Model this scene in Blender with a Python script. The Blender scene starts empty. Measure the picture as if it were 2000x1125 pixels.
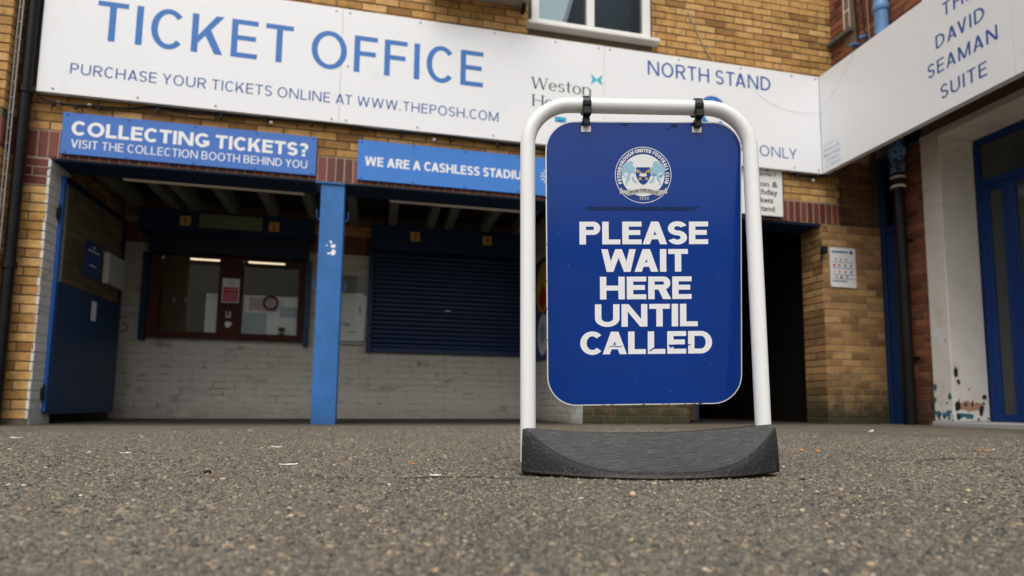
import bpy, bmesh, math, random
import numpy as np
from math import sin, cos, pi, radians
from mathutils import Matrix, Vector, Euler

random.seed(7)
rng = np.random.default_rng(11)
SC = bpy.context.scene
COL = SC.collection

# ------------------------------------------------------------------ camera
CAM_POS = Vector((0.0, -5.55, 0.20))
def make_camera():
    yaw, pitch, roll = radians(12.42), radians(5.85), radians(0.72)
    f = Vector((sin(yaw) * cos(pitch), cos(yaw) * cos(pitch), sin(pitch)))
    r = Vector((cos(yaw), -sin(yaw), 0.0))
    u = r.cross(f)
    r2 = cos(roll) * r + sin(roll) * u
    u2 = -sin(roll) * r + cos(roll) * u
    m = Matrix((r2, u2, -f)).transposed().to_4x4()
    m.translation = CAM_POS
    cd = bpy.data.cameras.new('camera')
    co = bpy.data.objects.new('camera', cd)
    COL.objects.link(co)
    co.matrix_world = m
    cd.sensor_width = 36.0
    cd.sensor_fit = 'HORIZONTAL'
    cd.lens = 36.0 * 1211 / 2000
    cd.shift_y = (667 - 562.5) / 2000
    cd.clip_start = 0.05
    cd.clip_end = 400
    cd.dof.use_dof = True
    cd.dof.focus_distance = 1.74
    cd.dof.aperture_fstop = 2.6
    SC.camera = co
make_camera()

# ------------------------------------------------------------------ sky, sun, exposure
w = bpy.data.worlds.new('World'); SC.world = w; w.use_nodes = True
nt = w.node_tree; bg = nt.nodes['Background']
sky = nt.nodes.new('ShaderNodeTexSky'); sky.sky_type = 'NISHITA'; sky.sun_disc = False
SUN_EL, SUN_AZ = radians(60), radians(200)      # azimuth clockwise from +Y
sky.sun_elevation = SUN_EL; sky.sun_rotation = SUN_AZ
sky.air_density = 1.0; sky.dust_density = 6.0; sky.ozone_density = 1.0
hs = nt.nodes.new('ShaderNodeHueSaturation'); hs.inputs['Saturation'].default_value = 0.12
nt.links.new(sky.outputs[0], hs.inputs['Color']); nt.links.new(hs.outputs[0], bg.inputs[0])
bg.inputs[1].default_value = 0.14
sd = bpy.data.lights.new('sun', 'SUN'); sd.energy = 1.3; sd.angle = radians(50); sd.color = (1.0, 0.96, 0.9)
so = bpy.data.objects.new('sun', sd); COL.objects.link(so)
so.rotation_euler = Vector((sin(SUN_AZ) * cos(SUN_EL), cos(SUN_AZ) * cos(SUN_EL), sin(SUN_EL))).to_track_quat('Z', 'Y').to_euler()
so.location = (0, -8, 12)
SC.view_settings.view_transform = 'Standard'; SC.view_settings.look = 'None'
SC.view_settings.exposure = 0.13; SC.view_settings.gamma = 1.0
SC.view_settings.use_curve_mapping = False

# ------------------------------------------------------------------ materials
def mat(name, col, rough=0.7, var=0.0, noise=0.0, nscale=8.0, bump=0.0, bscale=40.0, metal=0.0, spec=0.28,
        dirt=None, dirt_amt=0.0, dirt_scale=3.0, coat=0.0, ramp=None, attr=None, detail=6.0, dirt_lo=0.45, dirt_hi=0.75, zdirt=None, stretch=None, emit=None):
    m = bpy.data.materials.new(name); m.use_nodes = True
    n = m.node_tree.nodes; l = m.node_tree.links; p = n['Principled BSDF']
    p.inputs['Roughness'].default_value = rough; p.inputs['Metallic'].default_value = metal
    p.inputs['Specular IOR Level'].default_value = spec
    if coat: p.inputs['Coat Weight'].default_value = coat; p.inputs['Coat Roughness'].default_value = 0.06
    geo = n.new('ShaderNodeNewGeometry'); pos = geo.outputs['Position']
    if stretch:
        mp = n.new('ShaderNodeMapping'); mp.inputs['Scale'].default_value = stretch
        l.new(pos, mp.inputs['Vector']); pos = mp.outputs[0]
    cur = None
    if ramp:
        r = n.new('ShaderNodeValToRGB'); els = r.color_ramp.elements
        r.color_ramp.interpolation = 'LINEAR'
        while len(els) < len(ramp): els.new(0.5)
        for e, (ps, c) in zip(els, ramp): e.position = ps; e.color = (*c, 1)
        if attr:
            a = n.new('ShaderNodeAttribute'); a.attribute_name = attr; l.new(a.outputs['Fac'], r.inputs[0])
        else:
            oi = n.new('ShaderNodeObjectInfo'); l.new(oi.outputs['Random'], r.inputs[0])
        cur = r.outputs[0]
    else:
        rgb = n.new('ShaderNodeRGB'); rgb.outputs[0].default_value = (*col, 1); cur = rgb.outputs[0]
    def mul(cur, fac_socket, lo, hi):
        mr = n.new('ShaderNodeMapRange'); mr.inputs['To Min'].default_value = lo; mr.inputs['To Max'].default_value = hi
        l.new(fac_socket, mr.inputs['Value'])
        v = n.new('ShaderNodeVectorMath'); v.operation = 'SCALE'
        l.new(cur, v.inputs[0]); l.new(mr.outputs[0], v.inputs['Scale']); return v.outputs[0]
    if var:
        oi = n.new('ShaderNodeObjectInfo'); cur = mul(cur, oi.outputs['Random'], 1 - var, 1 + var)
    if noise:
        t = n.new('ShaderNodeTexNoise'); t.inputs['Scale'].default_value = nscale; t.inputs['Detail'].default_value = detail
        l.new(pos, t.inputs['Vector']); cur = mul(cur, t.outputs[0], 1 - noise, 1 + noise)
    if dirt:
        t = n.new('ShaderNodeTexNoise'); t.inputs['Scale'].default_value = dirt_scale; t.inputs['Detail'].default_value = 8
        t.inputs['Roughness'].default_value = 0.65; l.new(pos, t.inputs['Vector'])
        mr = n.new('ShaderNodeMapRange'); mr.inputs['From Min'].default_value = dirt_lo; mr.inputs['From Max'].default_value = dirt_hi
        mr.inputs['To Max'].default_value = dirt_amt; l.new(t.outputs[0], mr.inputs['Value'])
        f = mr.outputs[0]
        if zdirt:
            sx = n.new('ShaderNodeSeparateXYZ'); l.new(geo.outputs['Position'], sx.inputs[0])
            ad = n.new('ShaderNodeMath'); ad.operation = 'MULTIPLY_ADD'; ad.inputs[1].default_value = -zdirt[1] * 1.2; ad.inputs[2].default_value = 0
            sb = n.new('ShaderNodeMath'); sb.operation = 'SUBTRACT'; sb.inputs[1].default_value = 0.5; l.new(t.outputs[0], sb.inputs[0])
            l.new(sb.outputs[0], ad.inputs[0])
            a2 = n.new('ShaderNodeMath'); a2.operation = 'ADD'; l.new(sx.outputs[2], a2.inputs[0]); l.new(ad.outputs[0], a2.inputs[1])
            m2 = n.new('ShaderNodeMapRange'); m2.inputs['From Min'].default_value = zdirt[0]; m2.inputs['From Max'].default_value = zdirt[1]
            m2.inputs['To Min'].default_value = zdirt[2]; m2.inputs['To Max'].default_value = 0; l.new(a2.outputs[0], m2.inputs['Value'])
            mx = n.new('ShaderNodeMath'); mx.operation = 'MAXIMUM'; l.new(f, mx.inputs[0]); l.new(m2.outputs[0], mx.inputs[1]); f = mx.outputs[0]
        mix = n.new('ShaderNodeMix'); mix.data_type = 'RGBA'; mix.inputs[7].default_value = (*dirt, 1)
        l.new(f, mix.inputs[0]); l.new(cur, mix.inputs[6]); cur = mix.outputs[2]
    l.new(cur, p.inputs['Base Color'])
    if bump:
        t = n.new('ShaderNodeTexNoise'); t.inputs['Scale'].default_value = bscale; t.inputs['Detail'].default_value = 5
        l.new(pos, t.inputs['Vector']); b = n.new('ShaderNodeBump'); b.inputs['Strength'].default_value = min(1, bump)
        b.inputs['Distance'].default_value = 0.004; l.new(t.outputs[0], b.inputs['Height']); l.new(b.outputs[0], p.inputs['Normal'])
    if emit:
        p.inputs['Emission Color'].default_value = (*emit[0], 1); p.inputs['Emission Strength'].default_value = emit[1]
    return m

def glass_mat(name, tint=(0.96, 0.97, 0.95), base_r=0.05, rough=0.02):
    m = bpy.data.materials.new(name); m.use_nodes = True
    n = m.node_tree.nodes; l = m.node_tree.links; n.remove(n['Principled BSDF'])
    tr = n.new('ShaderNodeBsdfTransparent'); tr.inputs[0].default_value = (*tint, 1)
    gl = n.new('ShaderNodeBsdfGlossy'); gl.inputs['Roughness'].default_value = rough
    fr = n.new('ShaderNodeFresnel'); fr.inputs[0].default_value = 1.22
    mr = n.new('ShaderNodeMath'); mr.operation = 'ADD'; mr.inputs[1].default_value = base_r; l.new(fr.outputs[0], mr.inputs[0])
    mx = n.new('ShaderNodeMixShader'); l.new(mr.outputs[0], mx.inputs[0]); l.new(tr.outputs[0], mx.inputs[1]); l.new(gl.outputs[0], mx.inputs[2])
    l.new(mx.outputs[0], n['Material Output'].inputs[0]); return m

YB = [(0.0, (0.25, 0.12, 0.04)), (0.15, (0.40, 0.215, 0.07)), (0.5, (0.52, 0.295, 0.098)), (0.8, (0.62, 0.38, 0.15)), (1.0, (0.42, 0.21, 0.075))]
MAT = {}
MAT['yellow'] = mat('yellow_brick', None, 0.85, ramp=YB, noise=0.38, nscale=14, bump=0.6, bscale=120, dirt=(0.09, 0.055, 0.03), dirt_amt=0.7, dirt_scale=9, dirt_lo=.5, dirt_hi=.78, spec=.2)
MAT['yellow_low'] = mat('weathered_yellow_brick', None, 0.85, ramp=[(0, (.2, .11, .045)), (.4, (.36, .2, .08)), (.75, (.46, .28, .12)), (1, (.27, .14, .06))], noise=0.3, nscale=14, bump=0.6, bscale=120,
                        dirt=(0.05, 0.045, 0.022), dirt_amt=0.6, dirt_scale=8, dirt_lo=.52, zdirt=(0.14, 0.6, 1.0), spec=.2)
MAT['red'] = mat('red_brick', None, 0.6, ramp=[(0, (.085, .02, .015)), (.35, (.15, .035, .025)), (.7, (.23, .06, .04)), (1, (.12, .04, .03))], noise=0.3, nscale=25, bump=0.4, bscale=100, spec=.4)
MAT['wing_red'] = mat('orange_red_brick', None, 0.8, ramp=[(0, (.14, .045, .025)), (.3, (.22, .075, .038)), (.6, (.29, .1, .05)), (.85, (.34, .13, .07)), (1, (.16, .08, .05))], noise=0.3, nscale=20, bump=0.5, bscale=100,
                      dirt=(0.035, 0.028, 0.022), dirt_amt=0.75, dirt_scale=6, dirt_lo=.5, dirt_hi=.7, zdirt=(0.15, 0.7, 0.8), spec=.2)
MAT['mortar'] = mat('mortar', (0.13, 0.105, 0.075), 0.95, noise=0.4, nscale=30, bump=0.8, bscale=200, spec=.1)
MAT['mortar_light'] = mat('pale_mortar', (0.4, 0.31, 0.22), 0.95, noise=0.35, nscale=30, bump=0.8, bscale=200, spec=.1)
MAT['white_brick'] = mat('painted_brick', (0.49, 0.465, 0.41), 0.6, var=0.02, noise=0.10, nscale=6, bump=0.5, bscale=60, dirt=(0.2, 0.15, 0.1), dirt_amt=0.6, dirt_scale=6,
                         dirt_lo=.56, dirt_hi=.8, zdirt=(-0.05, 0.2, 0.7))
MAT['white_joint'] = mat('painted_joint', (0.455, 0.43, 0.38), 0.8, noise=0.15, nscale=12, dirt=(0.14, 0.12, 0.09), dirt_amt=.7, dirt_scale=7, dirt_lo=.45, dirt_hi=.7)
MAT['reveal'] = mat('white_painted_reveal', (0.66, 0.65, 0.63), 0.6, var=.05, noise=0.1, nscale=8, bump=0.5, bscale=60, dirt=(0.3, 0.27, 0.22), dirt_amt=0.6, dirt_scale=12, dirt_lo=.55, zdirt=(0.0, 0.12, 0.7))
MAT['signwhite'] = mat('white_sign_panel', (0.83, 0.835, 0.85), 0.28, noise=0.02, nscale=2, dirt=(0.55, 0.55, 0.53), dirt_amt=.35, dirt_scale=5, dirt_lo=.6, dirt_hi=.85, coat=.2)
MAT['signblue'] = mat('blue_lettering', (0.045, 0.175, 0.49), 0.35)
MAT['signblue_dk'] = mat('dark_blue_lettering', (0.025, 0.10, 0.34), 0.35)
MAT['bannerblue'] = mat('blue_banner_panel', (0.05, 0.16, 0.5), 0.3, noise=.04, nscale=3, coat=.3)
MAT['banner2'] = mat('bright_blue_banner_panel', (0.045, 0.2, 0.6), 0.35, noise=.04, nscale=3, coat=.2)
MAT['white'] = mat('white_vinyl', (0.82, 0.82, 0.82), 0.35)
MAT['boardwhite'] = mat('white_board_vinyl', (.88, .88, .89), .35, dirt=(.5, .48, .45), dirt_amt=.5, dirt_scale=70, dirt_lo=.66, dirt_hi=.75)
MAT['black'] = mat('black_print', (0.02, 0.02, 0.025), 0.4)
MAT['blackpl'] = mat('black_plastic', (0.012, 0.012, 0.013), 0.32, noise=.2, nscale=40)
MAT['cast'] = mat('black_painted_iron', (0.005, 0.005, 0.0055), 0.35, bump=.3, bscale=60, spec=.22, dirt=(.03, .025, .02), dirt_amt=.35, dirt_scale=9)
MAT['pipeblue'] = mat('flaking_blue_pipe', (0.16, 0.32, 0.6), 0.4, bump=.5, bscale=50, dirt=(.02, .02, .02), dirt_amt=.95, dirt_scale=16, dirt_lo=.5, dirt_hi=.56, noise=.3)
MAT['pipeblue2'] = mat('worn_blue_pipe', (0.13, 0.27, 0.5), 0.4, bump=.5, bscale=50, dirt=(.03, .03, .03), dirt_amt=.9, dirt_scale=12, dirt_lo=.58, dirt_hi=.66, noise=.25)
MAT['steelblue'] = mat('blue_steel_paint', (0.038, 0.155, 0.42), 0.38, noise=.14, nscale=7, dirt=(.03, .05, .09), dirt_amt=.45, dirt_scale=5, bump=.15, bscale=25, zdirt=(0, .25, .45), stretch=None)
MAT['navy'] = mat('navy_steel_paint', (0.006, 0.022, 0.062), 0.6, spec=.25, noise=.2, nscale=9)
MAT['gateblue'] = mat('blue_gate_sheet', (0.008, 0.033, 0.09), 0.45, noise=.25, nscale=4, dirt=(.05, .06, .07), dirt_amt=.5, dirt_scale=3)
MAT['gateedge'] = mat('lit_blue_gate_frame', (0.03, 0.12, 0.42), 0.4)  # lit copy of the gate paint, light on the front edge put into colour
MAT['frameblue'] = mat('blue_door_frame', (0.003, 0.032, 0.17), 0.4)
MAT['doorblue'] = mat('blue_door_paint', (0.006, 0.03, 0.1), 0.5, noise=.15)
MAT['shutter'] = mat('navy_shutter_slat', (0.003, 0.02, 0.065), 0.35, spec=.3, var=.1)
MAT['wood'] = mat('brown_stained_timber', (0.05, 0.013, 0.006), 0.6, spec=.2, noise=.4, nscale=5, stretch=(1, 1, 8))
MAT['joist'] = mat('grey_painted_joist', (0.17, 0.17, 0.13), 0.8, noise=.15)
MAT['board'] = mat('dark_soffit_board', (0.022, 0.022, 0.015), 0.9, noise=.3)
MAT['cream'] = mat('cream_plastic', (0.75, 0.68, 0.58), 0.4)
MAT['creamwall'] = mat('cream_office_wall', (0.33, 0.28, 0.15), 0.8)
MAT['render'] = mat('white_render', (0.78, 0.73, 0.66), 0.75, noise=.12, nscale=4, bump=.5, bscale=30, dirt=(0.2, 0.17, 0.13), dirt_amt=0.6, dirt_scale=5, dirt_lo=.55, dirt_hi=.85)
MAT['render_sh'] = MAT['render']
MAT['chipblue'] = mat('flaked_teal_paint', (0.04, 0.16, 0.22), 0.6)
MAT['pinkplaster'] = mat('bare_pink_plaster', (0.42, 0.24, 0.17), 0.9, noise=.4, nscale=60, bump=.7, bscale=80)
MAT['darkhole'] = mat('dark_damp_stain', (0.02, 0.016, 0.012), 0.95)
MAT['upvc'] = mat('white_upvc', (0.78, 0.77, 0.74), 0.3)
MAT['greyedge'] = mat('grey_concrete_edge', (0.4, 0.39, 0.38), 0.8, noise=.15)
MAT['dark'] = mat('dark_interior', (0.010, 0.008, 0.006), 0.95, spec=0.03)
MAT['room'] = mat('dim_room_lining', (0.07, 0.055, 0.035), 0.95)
MAT['tile'] = mat('yellow_number_tile', (0.55, 0.36, 0.1), 0.5)
MAT['redprint'] = mat('red_print', (0.45, 0.03, 0.02), 0.5)
MAT['pale_green'] = mat('pale_green_panel', (0.16, 0.18, 0.1), 0.6)
MAT['paper'] = mat('white_paper', (0.62, 0.63, 0.64), 0.7, noise=.1, nscale=5)
MAT['paper2'] = mat('grey_blue_paper', (0.3, 0.36, 0.42), 0.7, noise=.2, nscale=6)
MAT['pinkpaper'] = mat('pink_notice', (0.42, 0.27, 0.32), 0.6)
MAT['alu'] = mat('aluminium', (0.35, 0.35, 0.34), 0.4, metal=.6)
MAT['cyan'] = mat('cyan_print', (0.05, 0.45, 0.58), 0.4)
MAT['wire'] = mat('beige_cable', (0.45, 0.38, 0.28), 0.6)
MAT['glass'] = glass_mat('window_glass', base_r=0.0)
MAT['glass_dark'] = glass_mat('dark_window_glass', (0.9, 0.93, 0.95), 0.0)
MAT['frosted'] = mat('tinted_grey_glass', (.06, .07, .065), .12, spec=.35)
MAT['tube'] = mat('white_powder_coated_steel', (0.8, 0.8, 0.79), 0.28, noise=.02, coat=.3, dirt=(.12, .1, .08), dirt_amt=.9, dirt_scale=90, dirt_lo=.72, dirt_hi=.76)
MAT['panelblue'] = mat('glossy_royal_blue_vinyl', (0.0, 0.036, 0.25), 0.14, spec=.4, noise=.04, nscale=4, coat=.25, bump=.02, bscale=6, dirt=(.4, .45, .55), dirt_amt=.6, dirt_scale=140, dirt_lo=.765, dirt_hi=.79)
MAT['tape'] = mat('tape_residue', (0.003, 0.016, 0.085), 0.4, noise=.3, nscale=60, dirt=(.01, .04, .16), dirt_amt=.6, dirt_scale=60)
MAT['rubber'] = mat('recycled_black_rubber', (0.013, 0.013, 0.0135), 0.6, noise=.35, nscale=60, bump=.8, bscale=170, dirt=(0.25, 0.2, 0.15), dirt_amt=0.8, dirt_scale=120, dirt_lo=.62, dirt_hi=.68, zdirt=(0.012, 0.03, 0.3), stretch=None, spec=.35)
MAT['rubber_top'] = mat('worn_rubber_top', (0.034, 0.034, 0.033), 0.55, noise=.6, nscale=170, bump=1.0, bscale=150, dirt=(0.16, 0.145, 0.125), dirt_amt=0.4, dirt_scale=210, dirt_lo=.54, dirt_hi=.66, stretch=(.14, .8, 1), spec=.35)

# ------------------------------------------------------------------ mesh helpers
def tag(o, label=None, cat=None, group=None, kind=None):
    if label: o['label'] = label
    if cat: o['category'] = cat
    if group: o['group'] = group
    if kind: o['kind'] = kind
    return o
def thing(name, label, cat, loc=(0, 0, 0), group=None, rot=None):
    o = bpy.data.objects.new(name, None); COL.objects.link(o); o.location = loc
    o.empty_display_size = 0.1
    if rot: o.rotation_euler = rot
    return tag(o, label, cat, group)
def link(name, me, parent=None, world=True):
    o = bpy.data.objects.new(name, me); COL.objects.link(o)
    if parent:
        o.parent = parent
        if world and parent.parent is None: o.location = -Vector(parent.location)
    return o

class MB:
    def __init__(s): s.v = []; s.f = []; s.mi = []; s.cm = 0
    def add(s, vs, fs):
        b = len(s.v); s.v += [tuple(p) for p in vs]; s.f += [tuple(b + i for i in f) for f in fs]; s.mi += [s.cm] * len(fs); return s
    def box(s, x0, x1, y0, y1, z0, z1):
        x0, x1 = sorted((x0, x1)); y0, y1 = sorted((y0, y1)); z0, z1 = sorted((z0, z1))
        return s.add([(x0, y0, z0), (x1, y0, z0), (x1, y1, z0), (x0, y1, z0), (x0, y0, z1), (x1, y0, z1), (x1, y1, z1), (x0, y1, z1)],
                     [(0, 3, 2, 1), (4, 5, 6, 7), (0, 1, 5, 4), (1, 2, 6, 5), (2, 3, 7, 6), (3, 0, 4, 7)])
    def bbox(s, x0, x1, y0, y1, z0, z1, b=0.004):
        # box with chamfered edges
        bm = bmesh.new(); bmesh.ops.create_cube(bm, size=1)
        for v in bm.verts: v.co = Vector(((x0 + x1) / 2 + v.co.x * abs(x1 - x0), (y0 + y1) / 2 + v.co.y * abs(y1 - y0), (z0 + z1) / 2 + v.co.z * abs(z1 - z0)))
        bmesh.ops.bevel(bm, geom=bm.edges[:], offset=b, segments=1, affect='EDGES')
        bm.verts.index_update(); s.add([v.co[:] for v in bm.verts], [[v.index for v in f.verts] for f in bm.faces]); bm.free(); return s
    def prism(s, poly, fn, d0, d1):
        # poly: 2D points; fn(u, v, d) -> 3D; simple polygon, ear-filled
        n = len(poly); vs = [fn(u, v, d0) for u, v in poly] + [fn(u, v, d1) for u, v in poly]
        bm = bmesh.new(); vv = [bm.verts.new((u, v, 0)) for u, v in poly]; f = bm.faces.new(vv)
        tri = bmesh.ops.triangulate(bm, faces=[f])['faces']; bm.verts.index_update()
        ts = [[v.index for v in t.verts] for t in tri]; bm.free()
        fs = [tuple(t) for t in ts] + [tuple(n + i for i in reversed(t)) for t in ts]
        fs += [(i, i + n, (i + 1) % n + n, (i + 1) % n) for i in range(n)]
        return s.add(vs, fs)
    def tube(s, pts, r, n=8, closed=False, cap=True):
        pts = [Vector(p) for p in pts]; m = len(pts); rr = r if isinstance(r, (list, tuple)) else [r] * m
        prev = None; rings = []
        for i, p in enumerate(pts):
            if closed: t = (pts[(i + 1) % m] - pts[i - 1]).normalized()
            else: t = (pts[min(i + 1, m - 1)] - pts[max(i - 1, 0)]).normalized()
            if prev is None:
                a = Vector((0, 0, 1)) if abs(t.z) < 0.9 else Vector((0, 1, 0)); nrm = t.cross(a).normalized()
            else: nrm = (prev - t * prev.dot(t)).normalized()
            prev = nrm; bn = t.cross(nrm)
            rings.append([p + (nrm * cos(2 * pi * k / n) + bn * sin(2 * pi * k / n)) * rr[i] for k in range(n)])
        vs = [q for rg in rings for q in rg]; fs = []
        for i in range(m if closed else m - 1):
            j = (i + 1) % m
            for k in range(n): fs.append((i * n + k, i * n + (k + 1) % n, j * n + (k + 1) % n, j * n + k))
        if cap and not closed: fs += [tuple(reversed(range(n))), tuple((m - 1) * n + k for k in range(n))]
        return s.add(vs, fs)
    def lathe(s, prof, cx, cy, n=20):
        vs = [(cx + r * cos(2 * pi * k / n), cy + r * sin(2 * pi * k / n), z) for r, z in prof for k in range(n)]; fs = []
        for i in range(len(prof) - 1):
            for k in range(n): fs.append((i * n + k, i * n + (k + 1) % n, (i + 1) * n + (k + 1) % n, (i + 1) * n + k))
        fs += [tuple(reversed(range(n))), tuple((len(prof) - 1) * n + k for k in range(n))]
        return s.add(vs, fs)
    def mesh(s, name, m, smooth=False):
        me = bpy.data.meshes.new(name); me.from_pydata(s.v, [], s.f); me.update()
        for mm in (m if isinstance(m, (list, tuple)) else [m]): me.materials.append(mm)
        if isinstance(m, (list, tuple)): me.polygons.foreach_set('material_index', s.mi)
        if smooth:
            me.polygons.foreach_set('use_smooth', [True] * len(me.polygons))
            try: me.set_sharp_from_angle(angle=radians(40))
            except Exception: pass
        return me
    def build(s, name, m, parent=None, smooth=False, world=True):
        return link(name, s.mesh(name, m, smooth), parent, world)

# planes: fn(u, v, d) -> world point, d = height off the surface towards the viewer
def on_y(y): return lambda u, v, d: (u, y - d, v)              # faces -Y, u = X
def on_x(x): return lambda u, v, d: (x - d, -u, v)             # faces -X, u = -Y
def local(u, v, d): return (u, -d, v)                           # the board's own frame
def rrect(x0, x1, z0, z1, r, n=6):
    p = []
    for cx, cz, a in ((x1 - r, z1 - r, 0), (x0 + r, z1 - r, 90), (x0 + r, z0 + r, 180), (x1 - r, z0 + r, 270)):
        p += [(cx + r * cos(radians(a + 90 * k / n)), cz + r * sin(radians(a + 90 * k / n))) for k in range(n + 1)]
    return p
def circ(cx, cz, r, n=24): return [(cx + r * cos(2 * pi * k / n), cz + r * sin(2 * pi * k / n)) for k in range(n)]

# ------------------------------------------------------------------ lettering (own stroke alphabet, cut as flat vinyl)
GW = dict(A=.74, B=.66, C=.68, D=.74, E=.58, F=.55, G=.76, H=.74, I=None, K=.68, L=.54, M=.92, N=.78, O=.82, P=.62, R=.66, S=.58, T=.62, U=.74, V=.7, W=1.08, Y=.66, X=.66, Q=.82)
GW.update({'?': .5, '.': None, '1': .4, '9': .56, '3': .54, '4': .58, '7': .52, 'e': .56, 's': .44, 't': .36, 'o': .6, 'n': .6, 'm': .92})
def glyph(c, wd, t, h, serif=False):
    P = []
    def bx(x0, y0, x1, y1): P.append([[(x0, y0), (x1, y0), (x1, y1), (x0, y1)]])
    def pg(*pts): P.append([list(pts)])
    def arc(cx, cy, rx, ry, a0, a1, tx=t, ty=h, n=None):
        n = n or max(6, int(abs(a1 - a0) / 9)); q = []
        for k in range(n):
            a, b = radians(a0 + (a1 - a0) * k / n), radians(a0 + (a1 - a0) * (k + 1) / n)
            q.append([(cx + rx * cos(a), cy + ry * sin(a)), (cx + rx * cos(b), cy + ry * sin(b)),
                      (cx + (rx - tx) * cos(b), cy + (ry - ty) * sin(b)), (cx + (rx - tx) * cos(a), cy + (ry - ty) * sin(a))])
        P.append(q)
    d = t * 1.12
    if serif: th = h
    if c == 'I': wd = t; bx(0, 0, t, 1)
    elif c == '.': wd = t * 1.15; bx(0, 0, wd, wd)
    elif c == 'L': bx(0, 0, t, 1); bx(t, 0, wd, h)
    elif c == 'T': bx(0, 1 - h, wd, 1); bx(wd / 2 - t / 2, 0, wd / 2 + t / 2, 1 - h)
    elif c in 'EF':
        bx(0, 0, t, 1); bx(t, 1 - h, wd, 1); bx(t, .5 - h / 2 + .02, wd * .93, .5 + h / 2 + .02)
        if c == 'E': bx(t, 0, wd, h)
    elif c == 'H': bx(0, 0, t, 1); bx(wd - t, 0, wd, 1); bx(t, .5 - h / 2, wd - t, .5 + h / 2)
    elif c == 'N': bx(0, 0, t * .97, 1); bx(wd - t * .97, 0, wd, 1); pg((0, 1), (d, 1), (wd, 0), (wd - d, 0))
    elif c == 'M': bx(0, 0, t * .97, 1); bx(wd - t * .97, 0, wd, 1); m = wd / 2; e = d * .92; pg((0, 1), (e, 1), (m + e / 2, 0), (m - e / 2, 0)); pg((wd - e, 1), (wd, 1), (m + e / 2, 0), (m - e / 2, 0))
    elif c == 'V': pg((0, 1), (d, 1), (wd / 2 + d / 2, 0), (wd / 2 - d / 2, 0)); pg((wd - (h * 1.2 if serif else d), 1), (wd, 1), (wd / 2 + d / 2, 0), (wd / 2 - d / 2 * (0 if serif else 1), 0))
    elif c == 'A': pg((0, 0), (d, 0), (wd / 2 + d * .52, 1), (wd / 2 - d * .52, 1)); pg((wd - d, 0), (wd, 0), (wd / 2 + d * .52, 1), (wd / 2 - d * .52, 1)); bx(wd * .24, .22, wd * .76, .22 + h * .9)
    elif c == 'W':
        e = t * 1.02; e2 = h * 1.3 if serif else e; q = wd / 4
        pg((0, 1), (e, 1), (q + e / 2, 0), (q - e / 2, 0)); pg((2 * q - e2 / 2, 1), (2 * q + e2 / 2, 1), (q + e2 / 2, 0), (q - e2 / 2, 0))
        pg((2 * q - e / 2, 1), (2 * q + e / 2, 1), (3 * q + e / 2, 0), (3 * q - e / 2, 0)); pg((wd - e2, 1), (wd, 1), (3 * q + e2 / 2, 0), (3 * q - e2 / 2, 0))
    elif c == 'K': bx(0, 0, t, 1); pg((t * .6, .36), (wd - d * 1.1, 1), (wd, 1), (t * .9, .22)); pg((wd * .36, .56), (wd * .36 + d * .75, .72), (wd, 0), (wd - d * 1.15, 0))
    elif c == 'Y': bx(wd / 2 - t / 2, 0, wd / 2 + t / 2, .45); pg((0, 1), (d, 1), (wd / 2 + t / 2, .4), (wd / 2 - t / 2, .4)); pg((wd - d, 1), (wd, 1), (wd / 2 + t / 2, .4), (wd / 2 - t / 2, .4))
    elif c in 'PR':
        y0 = .42; ry = (1 - y0) / 2; rx = min(ry * 1.05, wd - t * 1.02)
        bx(0, 0, t, 1); bx(t, 1 - h, wd - rx, 1); bx(t, y0, wd - rx, y0 + h); arc(wd - rx, y0 + ry, rx, ry, -90, 90)
        if c == 'R': pg((wd * .4, y0 + h * .6), (wd * .4 + d * 1.05, y0 + h * .6), (wd + .04, 0), (wd + .04 - d * 1.15, 0))
    elif c == 'B':
        y0 = .5; bx(0, 0, t, 1); r1 = (.5 + h / 2) / 2
        for (cy, ww) in ((1 - r1, wd * .94), (r1, wd)):
            rx = min(r1, ww - t * 1.02)
            bx(t, cy + r1 - h, ww - rx, cy + r1); bx(t, cy - r1, ww - rx, cy - r1 + h); arc(ww - rx, cy, rx, r1, -90, 90)
    elif c == 'D': rx = min(.5, wd - t * 1.05); bx(0, 0, t, 1); bx(t, 1 - h, wd - rx, 1); bx(t, 0, wd - rx, h); arc(wd - rx, .5, rx, .5, -90, 90)
    elif c == 'U': ry = min(.38, wd / 2); bx(0, ry, t, 1); bx(wd - t, ry, wd, 1); arc(wd / 2, ry, wd / 2, ry, 180, 360)
    elif c == 'O': arc(wd / 2, .5, wd / 2, .52, 0, 360, n=36)
    elif c == 'C': arc(wd * .54, .5, wd * .54, .52, 42, 318, n=26)
    elif c == 'G': arc(wd * .52, .5, wd * .52, .52, 42, 338, n=26); bx(wd * .55, .5 - h, wd - .01, .5); bx(wd - t, .14, wd - .01, .5 - h)
    elif c in 'Ss' :
        H1 = 1 if c == 'S' else .7; ry = (H1 + h + .03) / 4
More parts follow.
